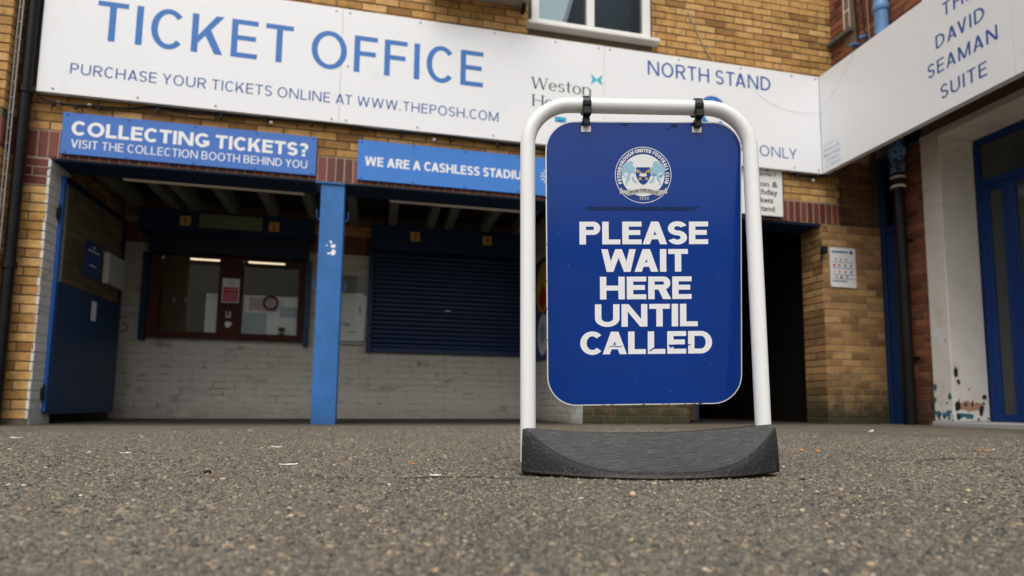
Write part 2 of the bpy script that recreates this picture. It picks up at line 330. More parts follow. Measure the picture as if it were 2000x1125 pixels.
        arc(wd / 2, H1 + .015 - ry, wd / 2, ry, 22, 270, n=20); arc(wd / 2, ry - .015, wd / 2, ry, 90, -158, n=20)
    elif c == '?': arc(wd / 2, .74, wd / 2, .28, 165, -60, n=18); bx(wd / 2 - t / 2, .28, wd / 2 + t / 2, .52); bx(wd / 2 - t / 2, 0, wd / 2 + t / 2, .19)
    elif c == '1': bx(wd * .5, 0, wd * .5 + t, 1); pg((wd * .1, .78), (wd * .5, .84), (wd * .5, 1))
    elif c == '9': arc(wd / 2, .7, wd / 2, .32, 0, 360); arc(wd / 2, .5, wd / 2, .52, 0, -125, n=14)
    elif c == '3': arc(wd * .45, .76, wd * .5, .26, 140, -90, n=16); arc(wd * .45, .27, wd * .55, .29, 90, -140, n=16)
    elif c == '4': bx(wd * .62, 0, wd * .62 + t, 1); bx(0, .22, wd, .22 + h); pg((0, .22 + h * .5), (t, .22 + h * .5), (wd * .62 + t, 1), (wd * .62, 1))
    elif c == '7': bx(0, 1 - h, wd, 1); pg((wd - t, 1 - h), (wd, 1 - h), (wd * .5, 0), (wd * .5 - t, 0))
    elif c == 'o': arc(wd / 2, .34, wd / 2, .36, 0, 360, n=26)
    elif c == 'e': arc(wd / 2, .34, wd / 2, .36, 0, 318, n=24); bx(t * .6, .34, wd - t * .4, .34 + h)
    elif c == 't': bx(wd * .3, .1, wd * .3 + t, .95); bx(0, .68 - h, wd, .68); arc(wd * .3 + .16, .14, .16, .15, 180, 300, tx=t * .9)
    elif c in 'nm':
        ks = (1,) if c == 'n' else (1, 2); ww = wd if c == 'n' else wd / 2 + t / 2
        bx(0, 0, t, .69)
        for k in ks:
            x0 = (k - 1) * (ww - t); bx(x0 + ww - t, 0, x0 + ww, .45); arc(x0 + ww / 2, .44, ww / 2, .26, 0, 165)
    if serif:
        sr = .07; hh = h * .85
        def sf(x, y): P.append([[(x - t / 2 - sr, y), (x + t / 2 + sr, y), (x + t / 2 + sr, y + hh), (x - t / 2 - sr, y + hh)]])
        if c == 'H':
            for x in (t / 2, wd - t / 2): sf(x, 0); sf(x, 1 - hh)
        elif c == 'W':
            for x in (t / 2, wd / 2, wd - t / 2): sf(x, 1 - hh)
        elif c == 'n':
            sf(t / 2, 0); sf(wd - t / 2, 0)
        elif c == 'm':
            sf(t / 2, 0); sf(wd / 2, 0); sf(wd - t / 2, 0)
    return P, wd

KERN = {'WA': -.10, 'CA': -.06, 'TA': -.1, 'AT': -.1, 'LT': -.08, 'AV': -.12, 'VI': 0, 'LY': -.12, 'EA': -.03, 'AS': -.04, 'AL': -.02}
def text_polys(s, width, cap, t, gap=.12, space=.34, serif=False, hr=.86):
    # returns pieces in units of metres; letters scaled in width so that the line measures `width`
    W = width / cap; fixed = 0; flex = 0; tn = t
    for i, c in enumerate(s):
        if c == ' ': flex += space; continue
        if GW.get(c, .6) is None: fixed += tn * (1.15 if c == '.' else 1)
        else: flex += GW.get(c, .6)
        if i < len(s) - 1: flex += gap + KERN.get(s[i:i + 2], 0)
    k = (W - fixed) / max(flex, .01); x = 0; out = []
    for i, c in enumerate(s):
        if c == ' ': x += space * k; continue
        P, wd = glyph(c, (GW.get(c) or 0) * k, tn, tn * hr, serif)
        for piece in P: out.append([[((x + px) * cap, py * cap) for px, py in q] for q in piece])
        x += wd
        if i < len(s) - 1: x += (gap + KERN.get(s[i:i + 2], 0)) * k
    return out
def put_text(s, u0, v0, width, cap, t, fn, m, parent, base=0.001, name='lettering', slope=0.0, warp=None, **kw):
    mb = MB()
    for i, piece in enumerate(text_polys(s, width, cap, t, **kw)):
        d = base + (i % 7) * 0.00006
        for q in piece:
            pts = [(u0 + a, v0 + b + slope * a) for a, b in q]
            if warp: pts = [warp(a, b) for a, b in q]
            mb.add([fn(a, b, d) for a, b in pts], [tuple(range(len(pts)))])
    return mb.build(name, m, parent, world=(fn is not local))
def put_font(s, u0, v0, width, cap, fn, m, parent, base=0.001, offset=0.0, name='lettering', world=True):
    c = bpy.data.curves.new('t', 'FONT'); c.body = s; c.size = 1; c.offset = offset; c.resolution_u = 3
    o = bpy.data.objects.new('t', c); COL.objects.link(o)
    bpy.context.view_layer.update()
    me = bpy.data.meshes.new_from_object(o); bpy.data.objects.remove(o)
    co = np.zeros(len(me.vertices) * 3); me.vertices.foreach_get('co', co); co = co.reshape(-1, 3)
    x0, x1 = co[:, 0].min(), co[:, 0].max(); sx = width / (x1 - x0); sy = cap / 0.69
    for v, p in zip(me.vertices, co): v.co = fn(u0 + (p[0] - x0) * sx, v0 + p[1] * sy, base)
    me.materials.clear(); me.materials.append(m); me.update()
    return link(name, me, parent, world)
def put_polys(polys, fn, m, parent, name, d0=0.0, d1=0.001, world=True):
    if name in ('flaked_patch', 'stain', 'bare_patch', 'sticker_scrap', 'scuff', 'peeled_tear', 'crest_lion') and len(polys) > 1:
        return [put_polys([p], fn, m, parent, name, d0, d1, world) for p in polys][0]
    mb = MB()
    for p in polys: mb.prism(p, fn, d0, d1)
    return mb.build(name, m, parent, world=world)

# ------------------------------------------------------------------ ground
def gz(x, y): return 0.002 + 0.007 * (min(max(x, -6), 8) + 2.5) + 0.003 * min(max(y, -9), 0)
def asphalt():
    m = bpy.data.materials.new('asphalt'); m.use_nodes = True
    n = m.node_tree.nodes; l = m.node_tree.links; p = n['Principled BSDF']; p.inputs['Roughness'].default_value = .85
    p.inputs['Specular IOR Level'].default_value = .25
    geo = n.new('ShaderNodeNewGeometry')
    vo = n.new('ShaderNodeTexVoronoi'); vo.inputs['Scale'].default_value = 150; l.new(geo.outputs['Position'], vo.inputs['Vector'])
    r = n.new('ShaderNodeValToRGB'); e = r.color_ramp.elements
    stops = [(0, (.045, .045, .04)), (.3, (.11, .104, .088)), (.55, (.165, .15, .122)), (.8, (.215, .185, .14)), (.96, (.24, .21, .17)), (1, (.45, .4, .33))]
    while len(e) < len(stops): e.new(.5)
    for q, (ps, c) in zip(e, stops): q.position = ps; q.color = (*c, 1)
    sp = n.new('ShaderNodeSeparateXYZ'); l.new(vo.outputs['Color'], sp.inputs[0]); l.new(sp.outputs[0], r.inputs[0])
    v2 = n.new('ShaderNodeTexVoronoi'); v2.feature = 'DISTANCE_TO_EDGE'; v2.inputs['Scale'].default_value = 150; l.new(geo.outputs['Position'], v2.inputs['Vector'])
    mr = n.new('ShaderNodeMapRange'); mr.inputs['From Max'].default_value = .12; l.new(v2.outputs['Distance'], mr.inputs['Value'])
    mix = n.new('ShaderNodeMix'); mix.data_type = 'RGBA'; mix.inputs[6].default_value = (.22, .165, .105, 1); l.new(mr.outputs[0], mix.inputs[0]); l.new(r.outputs[0], mix.inputs[7])
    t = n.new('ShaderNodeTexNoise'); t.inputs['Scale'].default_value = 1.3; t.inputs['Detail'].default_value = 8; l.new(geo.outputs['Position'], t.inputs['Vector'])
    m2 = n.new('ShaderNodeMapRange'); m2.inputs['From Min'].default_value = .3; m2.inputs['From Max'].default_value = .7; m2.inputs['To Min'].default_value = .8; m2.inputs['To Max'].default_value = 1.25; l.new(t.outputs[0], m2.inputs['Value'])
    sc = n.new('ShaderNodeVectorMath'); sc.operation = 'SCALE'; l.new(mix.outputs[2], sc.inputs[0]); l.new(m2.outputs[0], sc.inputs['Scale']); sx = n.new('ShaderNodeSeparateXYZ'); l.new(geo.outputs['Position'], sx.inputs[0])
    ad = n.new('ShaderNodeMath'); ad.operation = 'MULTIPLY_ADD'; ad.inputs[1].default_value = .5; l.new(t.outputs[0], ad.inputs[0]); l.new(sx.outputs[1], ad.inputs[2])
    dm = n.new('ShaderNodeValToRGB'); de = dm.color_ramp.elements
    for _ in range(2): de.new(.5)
    for q, (ps, c) in zip(de, ((.0, 1), (.19, .95), (.27, .45), (.36, .16))): q.position = ps; q.color = (c, c, c, 1)  # shade of the wall foot and recess floor put into the asphalt colour
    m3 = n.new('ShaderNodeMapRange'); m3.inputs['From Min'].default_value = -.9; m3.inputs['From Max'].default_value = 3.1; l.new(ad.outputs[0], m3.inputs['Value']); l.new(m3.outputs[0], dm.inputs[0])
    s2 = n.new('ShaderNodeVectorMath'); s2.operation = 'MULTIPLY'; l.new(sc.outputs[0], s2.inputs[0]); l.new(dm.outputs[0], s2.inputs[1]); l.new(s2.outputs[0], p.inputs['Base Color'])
    b = n.new('ShaderNodeBump'); b.inputs['Strength'].default_value = 1; b.inputs['Distance'].default_value = .0035
    l.new(mr.outputs[0], b.inputs['Height']); l.new(b.outputs[0], p.inputs['Normal'])
    return m
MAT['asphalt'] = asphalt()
def ground():
    xs = sorted(set([-150, -40, -15, -8] + [round(-6 + .5 * i, 2) for i in range(29)] + [12, 20, 50, 150]))
    ys = sorted(set([-150, -60, -25, -12] + [round(-9 + .5 * i, 2) for i in range(24)] + [3.5, 30, 90]))
    vs = [(x, y, gz(x, y)) for y in ys for x in xs]; nx = len(xs)
    fs = [(j * nx + i, j * nx + i + 1, (j + 1) * nx + i + 1, (j + 1) * nx + i) for j in range(len(ys) - 1) for i in range(nx - 1)]
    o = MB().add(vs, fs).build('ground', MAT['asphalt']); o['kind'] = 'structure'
ground()

CHIP = [(0, (.016, .017, .017)), (.12, (.035, .038, .037)), (.3, (.08, .076, .062)), (.5, (.135, .122, .094)), (.68, (.195, .168, .124)), (.84, (.235, .178, .112)), (.95, (.29, .23, .15)), (.985, (.46, .33, .2)), (1, (.6, .56, .5))]
MAT['chip'] = mat('aggregate_stone', None, .62, ramp=CHIP, attr='tone', noise=.25, nscale=160, bump=.4, bscale=400, spec=.4)
def chips():
    # loose and half-sunk aggregate in the wearing course, as far as single stones can be told apart
    pts = []
    cx, cy = CAM_POS.x, CAM_POS.y; yaw = radians(12.42)
    N = 470000
    d = np.sqrt(rng.uniform(0.45 ** 2, 5.0 ** 2, N)); a = rng.uniform(-radians(44), radians(44), N)
    keep = rng.uniform(0, 1, N) < np.clip(1.3 - d / 3.9, .02, 1) * .95
    d = d[keep]; a = a[keep]
    X = cx + d * np.sin(yaw + a); Y = cy + d * np.cos(yaw + a)
    n = len(X)
    R = rng.lognormal(np.log(.0024), .55, n).clip(.0011, .0095) * (1 + .1 * d)
    R = np.minimum(R, .010)
    big = rng.uniform(0, 1, n) < .004; R[big] *= 1.5
    hgt = np.minimum(R * rng.uniform(.15, .55, n), .0035)
    k = 4; rot = rng.uniform(0, 2 * pi, n); asp = rng.uniform(.45, 1.0, n)
    Z = .002 + .007 * (X + 2.5) + .003 * Y
    ang = rot[:, None] + (np.arange(k) / k * 2 * pi)[None, :] + rng.uniform(-.35, .35, (n, k))
    rr = R[:, None] * rng.uniform(.6, 1.2, (n, k))
    lx = rr * np.cos(ang); ly = rr * np.sin(ang) * asp[:, None]
    th = rng.uniform(0, pi, n)[:, None]; lx, ly = lx * np.cos(th) - ly * np.sin(th), lx * np.sin(th) + ly * np.cos(th)
    tx = rng.uniform(-.35, .35, n)[:, None]; ty = rng.uniform(-.35, .35, n)[:, None]
    rim = np.stack([X[:, None] + lx, Y[:, None] + ly, np.broadcast_to(Z[:, None] - .0006, (n, k))], -1)
    s = rng.uniform(.5, .8, (n, k))
    top = np.stack([X[:, None] + lx * s, Y[:, None] + ly * s, Z[:, None] + hgt[:, None] + (lx * tx + ly * ty) * .7], -1)
    V = np.concatenate([rim, top], 1).reshape(-1, 3)
    base = (np.arange(n) * 2 * k)[:, None]
    i = np.arange(k); j = (i + 1) % k
    side = np.stack([i, j, j + k, i + k], -1)                       # quads
    sidef = (base[:, :, None] + side[None]).reshape(-1, 4)
    topf = base + (np.arange(k) + k)[None]
    me = bpy.data.meshes.new('aggregate')
    me.vertices.add(len(V)); me.vertices.foreach_set('co', V.astype(np.float32).ravel())
    L = np.concatenate([sidef.reshape(-1), topf.reshape(-1)]); nf = len(sidef) + n
    me.loops.add(len(L)); me.loops.foreach_set('vertex_index', L.astype(np.int32))
    st = np.concatenate([np.arange(len(sidef)) * 4, len(sidef) * 4 + np.arange(n) * k]).astype(np.int32)
    me.polygons.add(nf); me.polygons.foreach_set('loop_start', st)
    me.update(calc_edges=True)
    tone = rng.beta(2.0, 2.1, n); hot = rng.uniform(0, 1, n) < .022; tone[hot] = rng.uniform(.93, 1, hot.sum())
    at = me.attributes.new('tone', 'FLOAT', 'POINT'); at.data.foreach_set('value', np.repeat(tone, 2 * k).astype(np.float32))
    me.materials.append(MAT['chip'])
    o = link('loose_aggregate', me); tag(o, 'grey and beige stone chippings bedded in the asphalt surface', 'gravel', kind='stuff')
    print('chips', n)
chips()

# ------------------------------------------------------------------ bricks
BR = {}
def brick_mesh(L, H, D, m, var):
    key = (round(L, 3), round(H, 3), D, m.name, var)
    if key in BR: return BR[key]
    r = random.Random(hash((round(L * 1000), var)) & 0xffff); b = .0035
    def j(a=.0012): return r.uniform(-a, a)
    x0, x1 = -L / 2, L / 2; z0, z1 = -H / 2, H / 2
    vs = []
    for (x, z) in ((x0, z0), (x1, z0), (x1, z1), (x0, z1)): vs.append((x, D, z))
    for (x, z) in ((x0, z0), (x1, z0), (x1, z1), (x0, z1)): vs.append((x + j(), b, z + j()))
    for (x, z, sx, sz) in ((x0, z0, 1, 1), (x1, z0, -1, 1), (x1, z1, -1, -1), (x0, z1, 1, -1)): vs.append((x + sx * b + j(), j(.0012), z + sz * b + j()))
    fs = [(8, 9, 10, 11)]
    for i in range(4):
        k = (i + 1) % 4; fs.append((i + 4, k + 4, k + 8, i + 8)); fs.append((i, k, k + 4, i + 4))
    me = MB().add(vs, fs).mesh('brick', m); BR[key] = me; return me

def lay(parent, face, u0, u1, z0, z1, m, name='brick', L=.215, H=.065, D=.03, joint=.01, holes=(), off=0, proud=.0, limit=300, bond='run', zref=None, counts=None, flip=0):
    """face = (kind, plane coordinate, mortar plane); bricks stand in front of the mortar"""
    kind, c = face
    rotz = {'y': 0, 'x': -pi / 2, 'xp': pi / 2}[kind]
    cand = []
    row = 0; z = z0
    while z + H * .5 < z1:
        h = min(H, z1 - z - joint / 2)
        if bond == 'soldier':
            Lr, start = H * 0 + L, u0
        Lb = L
        if bond == 'run': start = u0 - ((row + flip) % 2) * (L + joint) / 2 + off
        elif bond == 'alt': Lb = L if (row + flip) % 2 == 0 else (L - joint) / 2; start = u0 + off
        else: start = u0 + off
        u = start
        while u < u1 - .012:
            a, b = max(u, u0), min(u + Lb, u1)
            if b - a > .03:
                segs = [(a, b)]
                for (ha, hb, za, zb) in holes:
                    if z + h > za + .005 and z < zb - .005:
                        ns = []
                        for (p, q) in segs:
                            if q <= ha or p >= hb: ns.append((p, q)); continue
                            if p < ha - .02: ns.append((p, ha - joint / 2))
                            if q > hb + .02: ns.append((hb + joint / 2, q))
                        segs = ns
                for (p, q) in segs:
                    if q - p > .025: cand.append((p, q, z, h))
            u += Lb + joint
        z += H + joint; row += 1
    rnd = random.Random(len(cand) * 7 + int(c * 100))
    def place(p, q, z, h):
        u = (p + q) / 2; dd = rnd.uniform(-.0015, .002) - proud
        zc = z + h / 2
        if kind == 'y': return (u, c + dd, zc)
        if kind == 'x': return (c + dd, -u, zc)
        return (c - dd, u, zc)
    objs = cand[:limit] if len(cand) > limit else cand
    for (p, q, z, h) in objs:
        me = brick_mesh(round((q - p) / .005) * .005 if abs(q - p - L) > .002 else L, h, D, m, rnd.randrange(4))
        o = bpy.data.objects.new(name, me); COL.objects.link(o); o.parent = parent
        o.location = Vector(place(p, q, z, h)) - Vector(parent.location); o.rotation_euler = (rnd.uniform(-.004, .004), rnd.uniform(-.004, .004), rotz + rnd.uniform(-.004, .004))
    rest = cand[limit:]
    if rest:
        mb = MB()
        for (p, q, z, h) in rest:
            x, y, zz = place(p, q, z, h); hl = (q - p) / 2
            if kind == 'y': mb.box(x - hl, x + hl, y, y + D, zz - h / 2, zz + h / 2)
            elif kind == 'x': mb.box(x, x + D, y - hl, y + hl, zz - h / 2, zz + h / 2)
            else: mb.box(x - D, x, y - hl, y + hl, zz - h / 2, zz + h / 2)
        o = mb.build(name + '_remainder', m, parent); o['kind'] = 'stuff'
    print(name, 'cand', len(cand), 'in', parent.name)
    return len(cand)

M_ = .007   # how far the mortar sits behind the brick face
ZB = -.028
# ---- main facade, plane Y = 0
fac = thing('brick_facade', 'yellow brick wall behind and above the long white ticket office sign', 'wall', (-2.6, 0, 0))
mo = MB()
mo.box(-2.88, -2.62 - M_, M_, .33, -.1, 2.15); mo.box(1.90 + M_, 3.0 - M_, M_, .33, -.1, 2.15); mo.box(4.56 + M_, 5.30, M_, .33, -.1, 2.15)
mo.box(-2.88, 1.37, M_, .33, 2.15, 5.6); mo.box(2.62, 4.80, M_, .33, 2.15, 5.6); mo.box(1.37, 2.62, M_, .33, 2.15, 3.885)
mo.build('mortar', MAT['mortar'], fac)
MB().box(-2.878, 4.798, .0045, .0065, 2.1505, 2.383).box(-2.878, -2.629, .0045, .0065, 1.915, 2.15).build('pale_mortar', MAT['mortar_light'], fac)
MB().box(-2.62 - M_ + .0005, -2.6215, .012, .328, -.1, 2.13).box(1.9015, 1.90 + M_ - .0005, .012, .328, -.1, 2.13).build('painted_joint', mat('reveal_joint', (.5, .49, .46), .8, noise=.3, nscale=20), fac)
holes = [(-2.70, 4.56, 2.69, 3.72), (1.345, 2.645, 3.86, 5.7)]
lay(fac, ('y', 0), -2.875, 4.80, 2.383, 2.70, MAT['yellow'], 'brick', holes=[(-2.54, -.59, 2.2, 2.52), (-.20, 1.5, 2.2, 2.53), (3.6, 4.07, 2.2, 2.69)])
lay(fac, ('y', 0), -2.875, 4.80, 3.733, 5.58, MAT['yellow'], 'upper_brick', holes=[(1.345, 2.645, 3.86, 5.7)], limit=300, off=.06)
lay(fac, ('y', 0), -2.875, -2.62, .047, 1.91, MAT['yellow'], 'pier_brick', bond='alt', L=.25)
lay(fac, ('y', 0), -2.875, -2.62, 1.925, 2.14, MAT['red'], 'red_brick', bond='alt', L=.25)
# soldier course over the openings
lay(fac, ('y', 0), -2.875, 4.81, 2.155, 2.375, MAT['red'], 'soldier_brick', L=.065, H=.215, bond='soldier')
MB().box(4.5675, 5.29, .0045, .0065, .03, 2.148).build('pier_mortar', mat('sandy_mortar', (.3, .22, .13), .95, noise=.35, nscale=30, dirt=(.05, .045, .022), dirt_amt=.6, dirt_scale=8, dirt_lo=.52, zdirt=(.1, .42, .95)), fac)
# lower right pier and mid pier
lay(fac, ('y', 0), 4.565, 5.29, .045, 2.14, MAT['yellow_low'], 'weathered_brick', off=-.03)
lay(fac, ('xp', 3.0), 0.0, .33, .045, 2.14, MAT['yellow_low'], 'jamb_brick', bond='alt', L=.33)
lay(fac, ('y', 0), 1.905, 3.0, .045, 2.14, MAT['yellow_low'], 'middle_pier_brick', limit=300)
lay(fac, ('x', 4.56), -.33, 0, .045, 2.14, MAT['yellow_low'], 'corner_brick', bond='alt', L=.32)
lay(fac, ('xp', -2.62), 0.0, .33, .047, 2.14, MAT['reveal'], 'painted_brick', bond='alt', L=.32, D=.02)
lay(fac, ('x', 1.90), -.33, 0, .047, 2.14, MAT['reveal'], 'painted_jamb_brick', bond='alt', L=.32, D=.02)

# ---- projecting pier at the far left
lp = thing('brick_pier', 'yellow brick pier standing forward of the wall at the far left edge', 'pier', (-3.0, -.2, 0))
MB().box(-3.6, -2.88 - M_, -.21 + M_, .2, -.1, 5.6).build('mortar', MAT['mortar'], lp)
lay(lp, ('y', -.21), -3.32, -2.88, ZB + .075, 5.5, MAT['yellow'], 'brick', holes=[(-3.4, -2.85, 2.155, 2.38)])
lay(lp, ('xp', -2.88), -.205, 0.0, ZB + .075, 5.5, MAT['yellow'], 'return_brick', bond='alt', L=.21, holes=[(-.3, .1, 2.155, 2.38)])
lay(lp, ('xp', -2.88), -.205, 0.0, 2.155, 2.38, MAT['red'], 'soldier_brick', bond='soldier', L=.065, H=.215)
lay(lp, ('y', -.21), -3.32, -2.88, 2.155, 2.38, MAT['red'], 'soldier_brick_front', bond='soldier', L=.065, H=.215)

# ---- wing (older building on the right): lower wall X = 5.297, upper wall X = 4.77
wg = thing('red_brick_wing', 'red brick side building beyond the yellow brick pier on the right', 'building', (5.3, -.3, 0))
mo = MB()
mo.box(5.297 + M_, 5.6, -.553, -.262, -.1, 3.1)
mo.box(5.30, 5.62, .02, .3, -.1, 2.15)
mo.box(5.297 + M_, 6.0, -3.2, .30, 2.93, 3.1)
mo.box(4.77 + M_, 4.99, -3.2, -.001, 3.1, 5.6)
mo.build('mortar', mat('wing_mortar', (.22, .15, .1), .95, noise=.35, nscale=30), wg)
MB().box(4.80, 5.62, .10, .3, 2.15, 3.1).box(5.298, 5.62, .02, .0995, 2.151, 3.1).build('dark_mortar', mat('brown_mortar', (.09, .06, .04), .95), wg)
MB().box(4.77, 5.6, -3.2, 0.0, 3.06, 3.095).build('soffit', MAT['dark'], wg)
lay(wg, ('x', 5.297), .262, .553, .055, 2.9, MAT['wing_red'], 'brick', bond='run')
lay(wg, ('y', .095), 4.81, 5.297, 2.155, 3.05, mat('soffit_shaded_brick', None, .9, ramp=[(0, (.09, .045, .02)), (.5, (.17, .08, .038)), (1, (.24, .11, .05))], noise=.3), 'return_brick')  # brown brick tone darkened, the soffit's shade put into the colour
lay(wg, ('x', 4.77), .002, 1.35, 3.72, 5.55, MAT['wing_red'], 'upper_brick', holes=[(.19, .37, 4.04, 5.2), (1.16, 2, 3.7, 5.6)], off=-.05)

# wing: recessed entrance, pilaster, step, drain pipe, narrow door
pil = thing('white_pilaster', 'flaking white painted doorway surround beside the black drainpipe, right side', 'door surround', (5.4, -.66, .1))
mb = MB(); mb.bbox(5.285, 5.70, -.759, -.554, .10, 2.86, .006); mb.build('jamb', MAT['render'], pil)
MB().box(5.2855, 6.2, -3.2, -.7595, 2.862, 2.93).box(5.2855, 6.2, -.759, -.554, 2.862, 2.93).build('lintel', MAT['render_sh'], pil)
def blob(cu, cv, r, n=11, s=0, sx=1, sz=1):
    rr = random.Random(s); return [(cu + r * sx * rr.uniform(.55, 1.2) * cos(2 * pi * k / n), cv + r * sz * rr.uniform(.55, 1.2) * sin(2 * pi * k / n)) for k in range(n)]
fx = on_x(5.285); fy = on_y(-.759)
put_polys([blob(.58, .42, .022, s=1, sz=1.6), blob(.57, .3, .016, s=2, sz=2), blob(.6, .17, .035, s=3, sx=1.2, sz=.8), blob(.66, .15, .03, s=4), blob(.70, .17, .025, s=5, sz=1.4), blob(.725, .33, .02, s=6, sz=1.8), blob(.69, .27, .014, s=7), blob(.65, .95, .03, s=8, sx=1.3), blob(.70, .86, .02, s=9)], fx, MAT['chipblue'], pil, 'flaked_patch', .0005, .0015)
put_polys([blob(5.36, .155, .05, s=11, sx=1.3, sz=.5), blob(5.45, .15, .05, s=12, sx=1.5, sz=.5), blob(5.33, .14, .03, s=14)], fy, MAT['chipblue'], pil, 'flaked_patch', .0011, .002)
put_polys([blob(5.42, .24, .07, s=21, sx=1.4, sz=.8), blob(5.56, .24, .06, s=22, sx=1.2, sz=.9)], fy, MAT['pinkplaster'], pil, 'bare_patch', .0005, .0015)
put_polys([blob(5.335, .56, .03, s=31, sz=1.8), blob(5.355, .47, .022, s=32, sz=1.2), blob(5.33, .24, .035, s=33, sz=1.7), blob(5.64, .33, .03, s=34), blob(5.47, .40, .01, s=35), blob(5.6, .2, .03, s=36, sz=1.6), blob(5.5, .27, .012, s=37, sz=3)], fy, MAT['darkhole'], pil, 'stain', .002, .003)
rfl = random.Random(77)
put_polys([blob(rfl.uniform(.565, .75), .105 + abs(rfl.gauss(0, .05)), rfl.uniform(.005, .018), s=100 + i, sx=rfl.uniform(.6, 1.6)) for i in range(16)], fx, MAT['chipblue'], pil, 'flaked_patch', .0016, .0022)
put_polys([blob(rfl.uniform(5.31, 5.68), .11 + abs(rfl.gauss(0, .09)), rfl.uniform(.004, .016), s=200 + i, sx=rfl.uniform(.6, 1.6)) for i in range(18)], fy, MAT['darkhole'], pil, 'stain', .0022, .0026)
put_polys([blob(.64, .93, .05, s=41, sz=1.4), blob(.67, .86, .04, s=42)], fx, MAT['white'], pil, 'torn_sticker', .0015, .0022)

st = thing('door_step', 'low worn concrete step under the blue entrance doors', 'step', (5.9, -1.9, 0))
MB().bbox(5.24, 6.3, -3.2, -.5535, -.05, .098, .012).build('tread', MAT['greyedge'], st)
ent = thing('entrance_door', 'bright blue framed glazed entrance doors in the recess at the right edge', 'door', (5.72, -1.5, .1))
mb = MB()
mb.bbox(5.708, 5.77, -.805, -.7595, .099, 2.86); mb.bbox(5.7085, 5.77, -2.9, -.8055, 2.79, 2.8595); mb.bbox(5.7075, 5.77, -2.9, -.8055, 2.36, 2.43)
mb.build('frame', MAT['frameblue'], ent)
for (a, b, nm) in ((-.835, -1.035, 'side_light'), (-1.067, -1.9, 'door_leaf'), (-1.93, -2.8, 'door_leaf')):
    fr = MB(); s0 = .038 if nm == 'side_light' else .06
    fr.bbox(5.712, 5.76, a - s0, a + (.029 if a < -.9 else .029), .10, 2.357); fr.bbox(5.712, 5.76, b, b + s0, .10, 2.357)
    fr.bbox(5.713, 5.759, b + s0 + .0005, a - s0 - .0005, .10, .17); fr.bbox(5.713, 5.759, b + s0 + .0005, a - s0 - .0005, 2.31, 2.356)
    f = fr.build(nm, MAT['frameblue'], ent)
    g = MB().box(5.73, 5.738, b + s0, a - s0, .171, 2.309).build('pane', MAT['frosted'], f)
MB().box(5.73, 5.738, -2.9, -.8055, 2.431, 2.789).build('fanlight_pane', MAT['frosted'], ent)
hd = MB().tube([(5.70, -1.86, .9), (5.665, -1.86, .93), (5.665, -1.86, 1.35), (5.70, -1.86, 1.38)], .012).build('handle', MAT['alu'], ent, True)
rm = thing('entrance_lobby', 'dim lobby seen through the blue glazed entrance doors', 'room', (6.4, -1.9, .1))
mb = MB(); mb.box(7.2, 7.25, -3.2, -.56, .1, 2.86); mb.box(5.83, 7.2, -.62, -.56, .1, 2.86); mb.box(5.83, 7.2, -3.25, -3.2, .1, 2.86); mb.box(6.201, 7.2, -3.2, -.62, 2.86, 2.9)
mb.build('lining', mat('lobby_wall', (.22, .22, .2), .8), rm)
MB().box(6.301, 7.2, -3.2, -.62, .06, .097).build('floor', MAT['dark'], rm)

bd = thing('narrow_door', 'narrow dark blue door between the yellow brick pier and the drainpipe', 'door', (5.31, -.12, 0))
MB().bbox(5.302, 5.38, -.035, .019, .02, 2.95).bbox(5.302, 5.38, -.2615, -.225, .02, 2.95).bbox(5.303, 5.38, -.2245, -.0355, 2.08, 2.15).bbox(5.303, 5.38, -.2245, -.0355, 2.89, 2.95).build('frame', MAT['doorblue'], bd)
MB().bbox(5.325, 5.365, -.2243, -.0357, .03, 2.078).build('leaf', MAT['doorblue'], bd)
MB().box(5.335, 5.345, -.2243, -.0357, 2.152, 2.888).build('fanlight_pane', MAT['glass_dark'], bd)
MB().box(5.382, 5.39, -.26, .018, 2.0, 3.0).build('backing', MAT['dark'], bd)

dp = thing('drainpipe', 'black cast iron drainpipe with flaking blue top and two pale clamp rings', 'drainpipe', (5.16, -.385, 0))
px, py = 5.17, -.385
mb = MB(); mb.lathe([(.056, .03), (.056, 2.60)], px, py); mb.build('shaft', MAT['cast'], dp, True)
mb = MB(); mb.lathe([(.064, 2.62), (.064, 2.80), (.082, 2.805), (.090, 2.83), (.090, 2.87), (.072, 2.90), (.072, 3.05)], px, py); mb.build('upper_pipe', MAT['pipeblue'], dp, True)
for z in (2.46, 2.555): MB().lathe([(.066, z), (.071, z + .004), (.071, z + .020), (.066, z + .024)], px, py).build('clamp_ring', MAT['cream'], dp, True)
MB().lathe([(.062, 2.486), (.072, 2.49), (.072, 2.55), (.062, 2.554)], px, py).build('coupling', MAT['blackpl'], dp, True)
for z in (.7, 1.9): MB().lathe([(.057, z), (.062, z + .002), (.062, z + .03), (.057, z + .032)], px, py).box(px, 5.30, py - .02, py + .02, z + .005, z + .027).build('bracket', MAT['cast'], dp, True)

# upper wing: window, blue pipe, wires, brackets
uw = thing('small_window', 'small old paned window high in the red brick wall with sloping stone sill', 'window', (4.8, -.2, 4.2))
mb = MB(); mb.box(4.775, 4.82, -.28, -.27, 4.2, 5.2).box(4.775, 4.82, -.203, -.19, 4.2, 5.2)
for z in (4.2, 4.42, 4.65, 4.9): mb.box(4.776, 4.819, -.2695, -.2035, z, z + .018)
mb.build('frame', MAT['upvc'], uw)
for z0, z1 in ((4.22, 4.42), (4.44, 4.65), (4.67, 4.9)): MB().box(4.782, 4.79, -.269, -.204, z0, z1).build('pane', mat('pale_pane', (.62, .64, .6), .2), uw)
MB().bbox(4.71, 4.84, -.33, -.01, 4.14, 4.185).build('sill', mat('dark_stone_sill', (.12, .11, .1), .8, noise=.3), uw)
MB().box(4.86, 4.9, -.37, -.19, 4.0, 5.3).build('backing', MAT['dark'], uw)
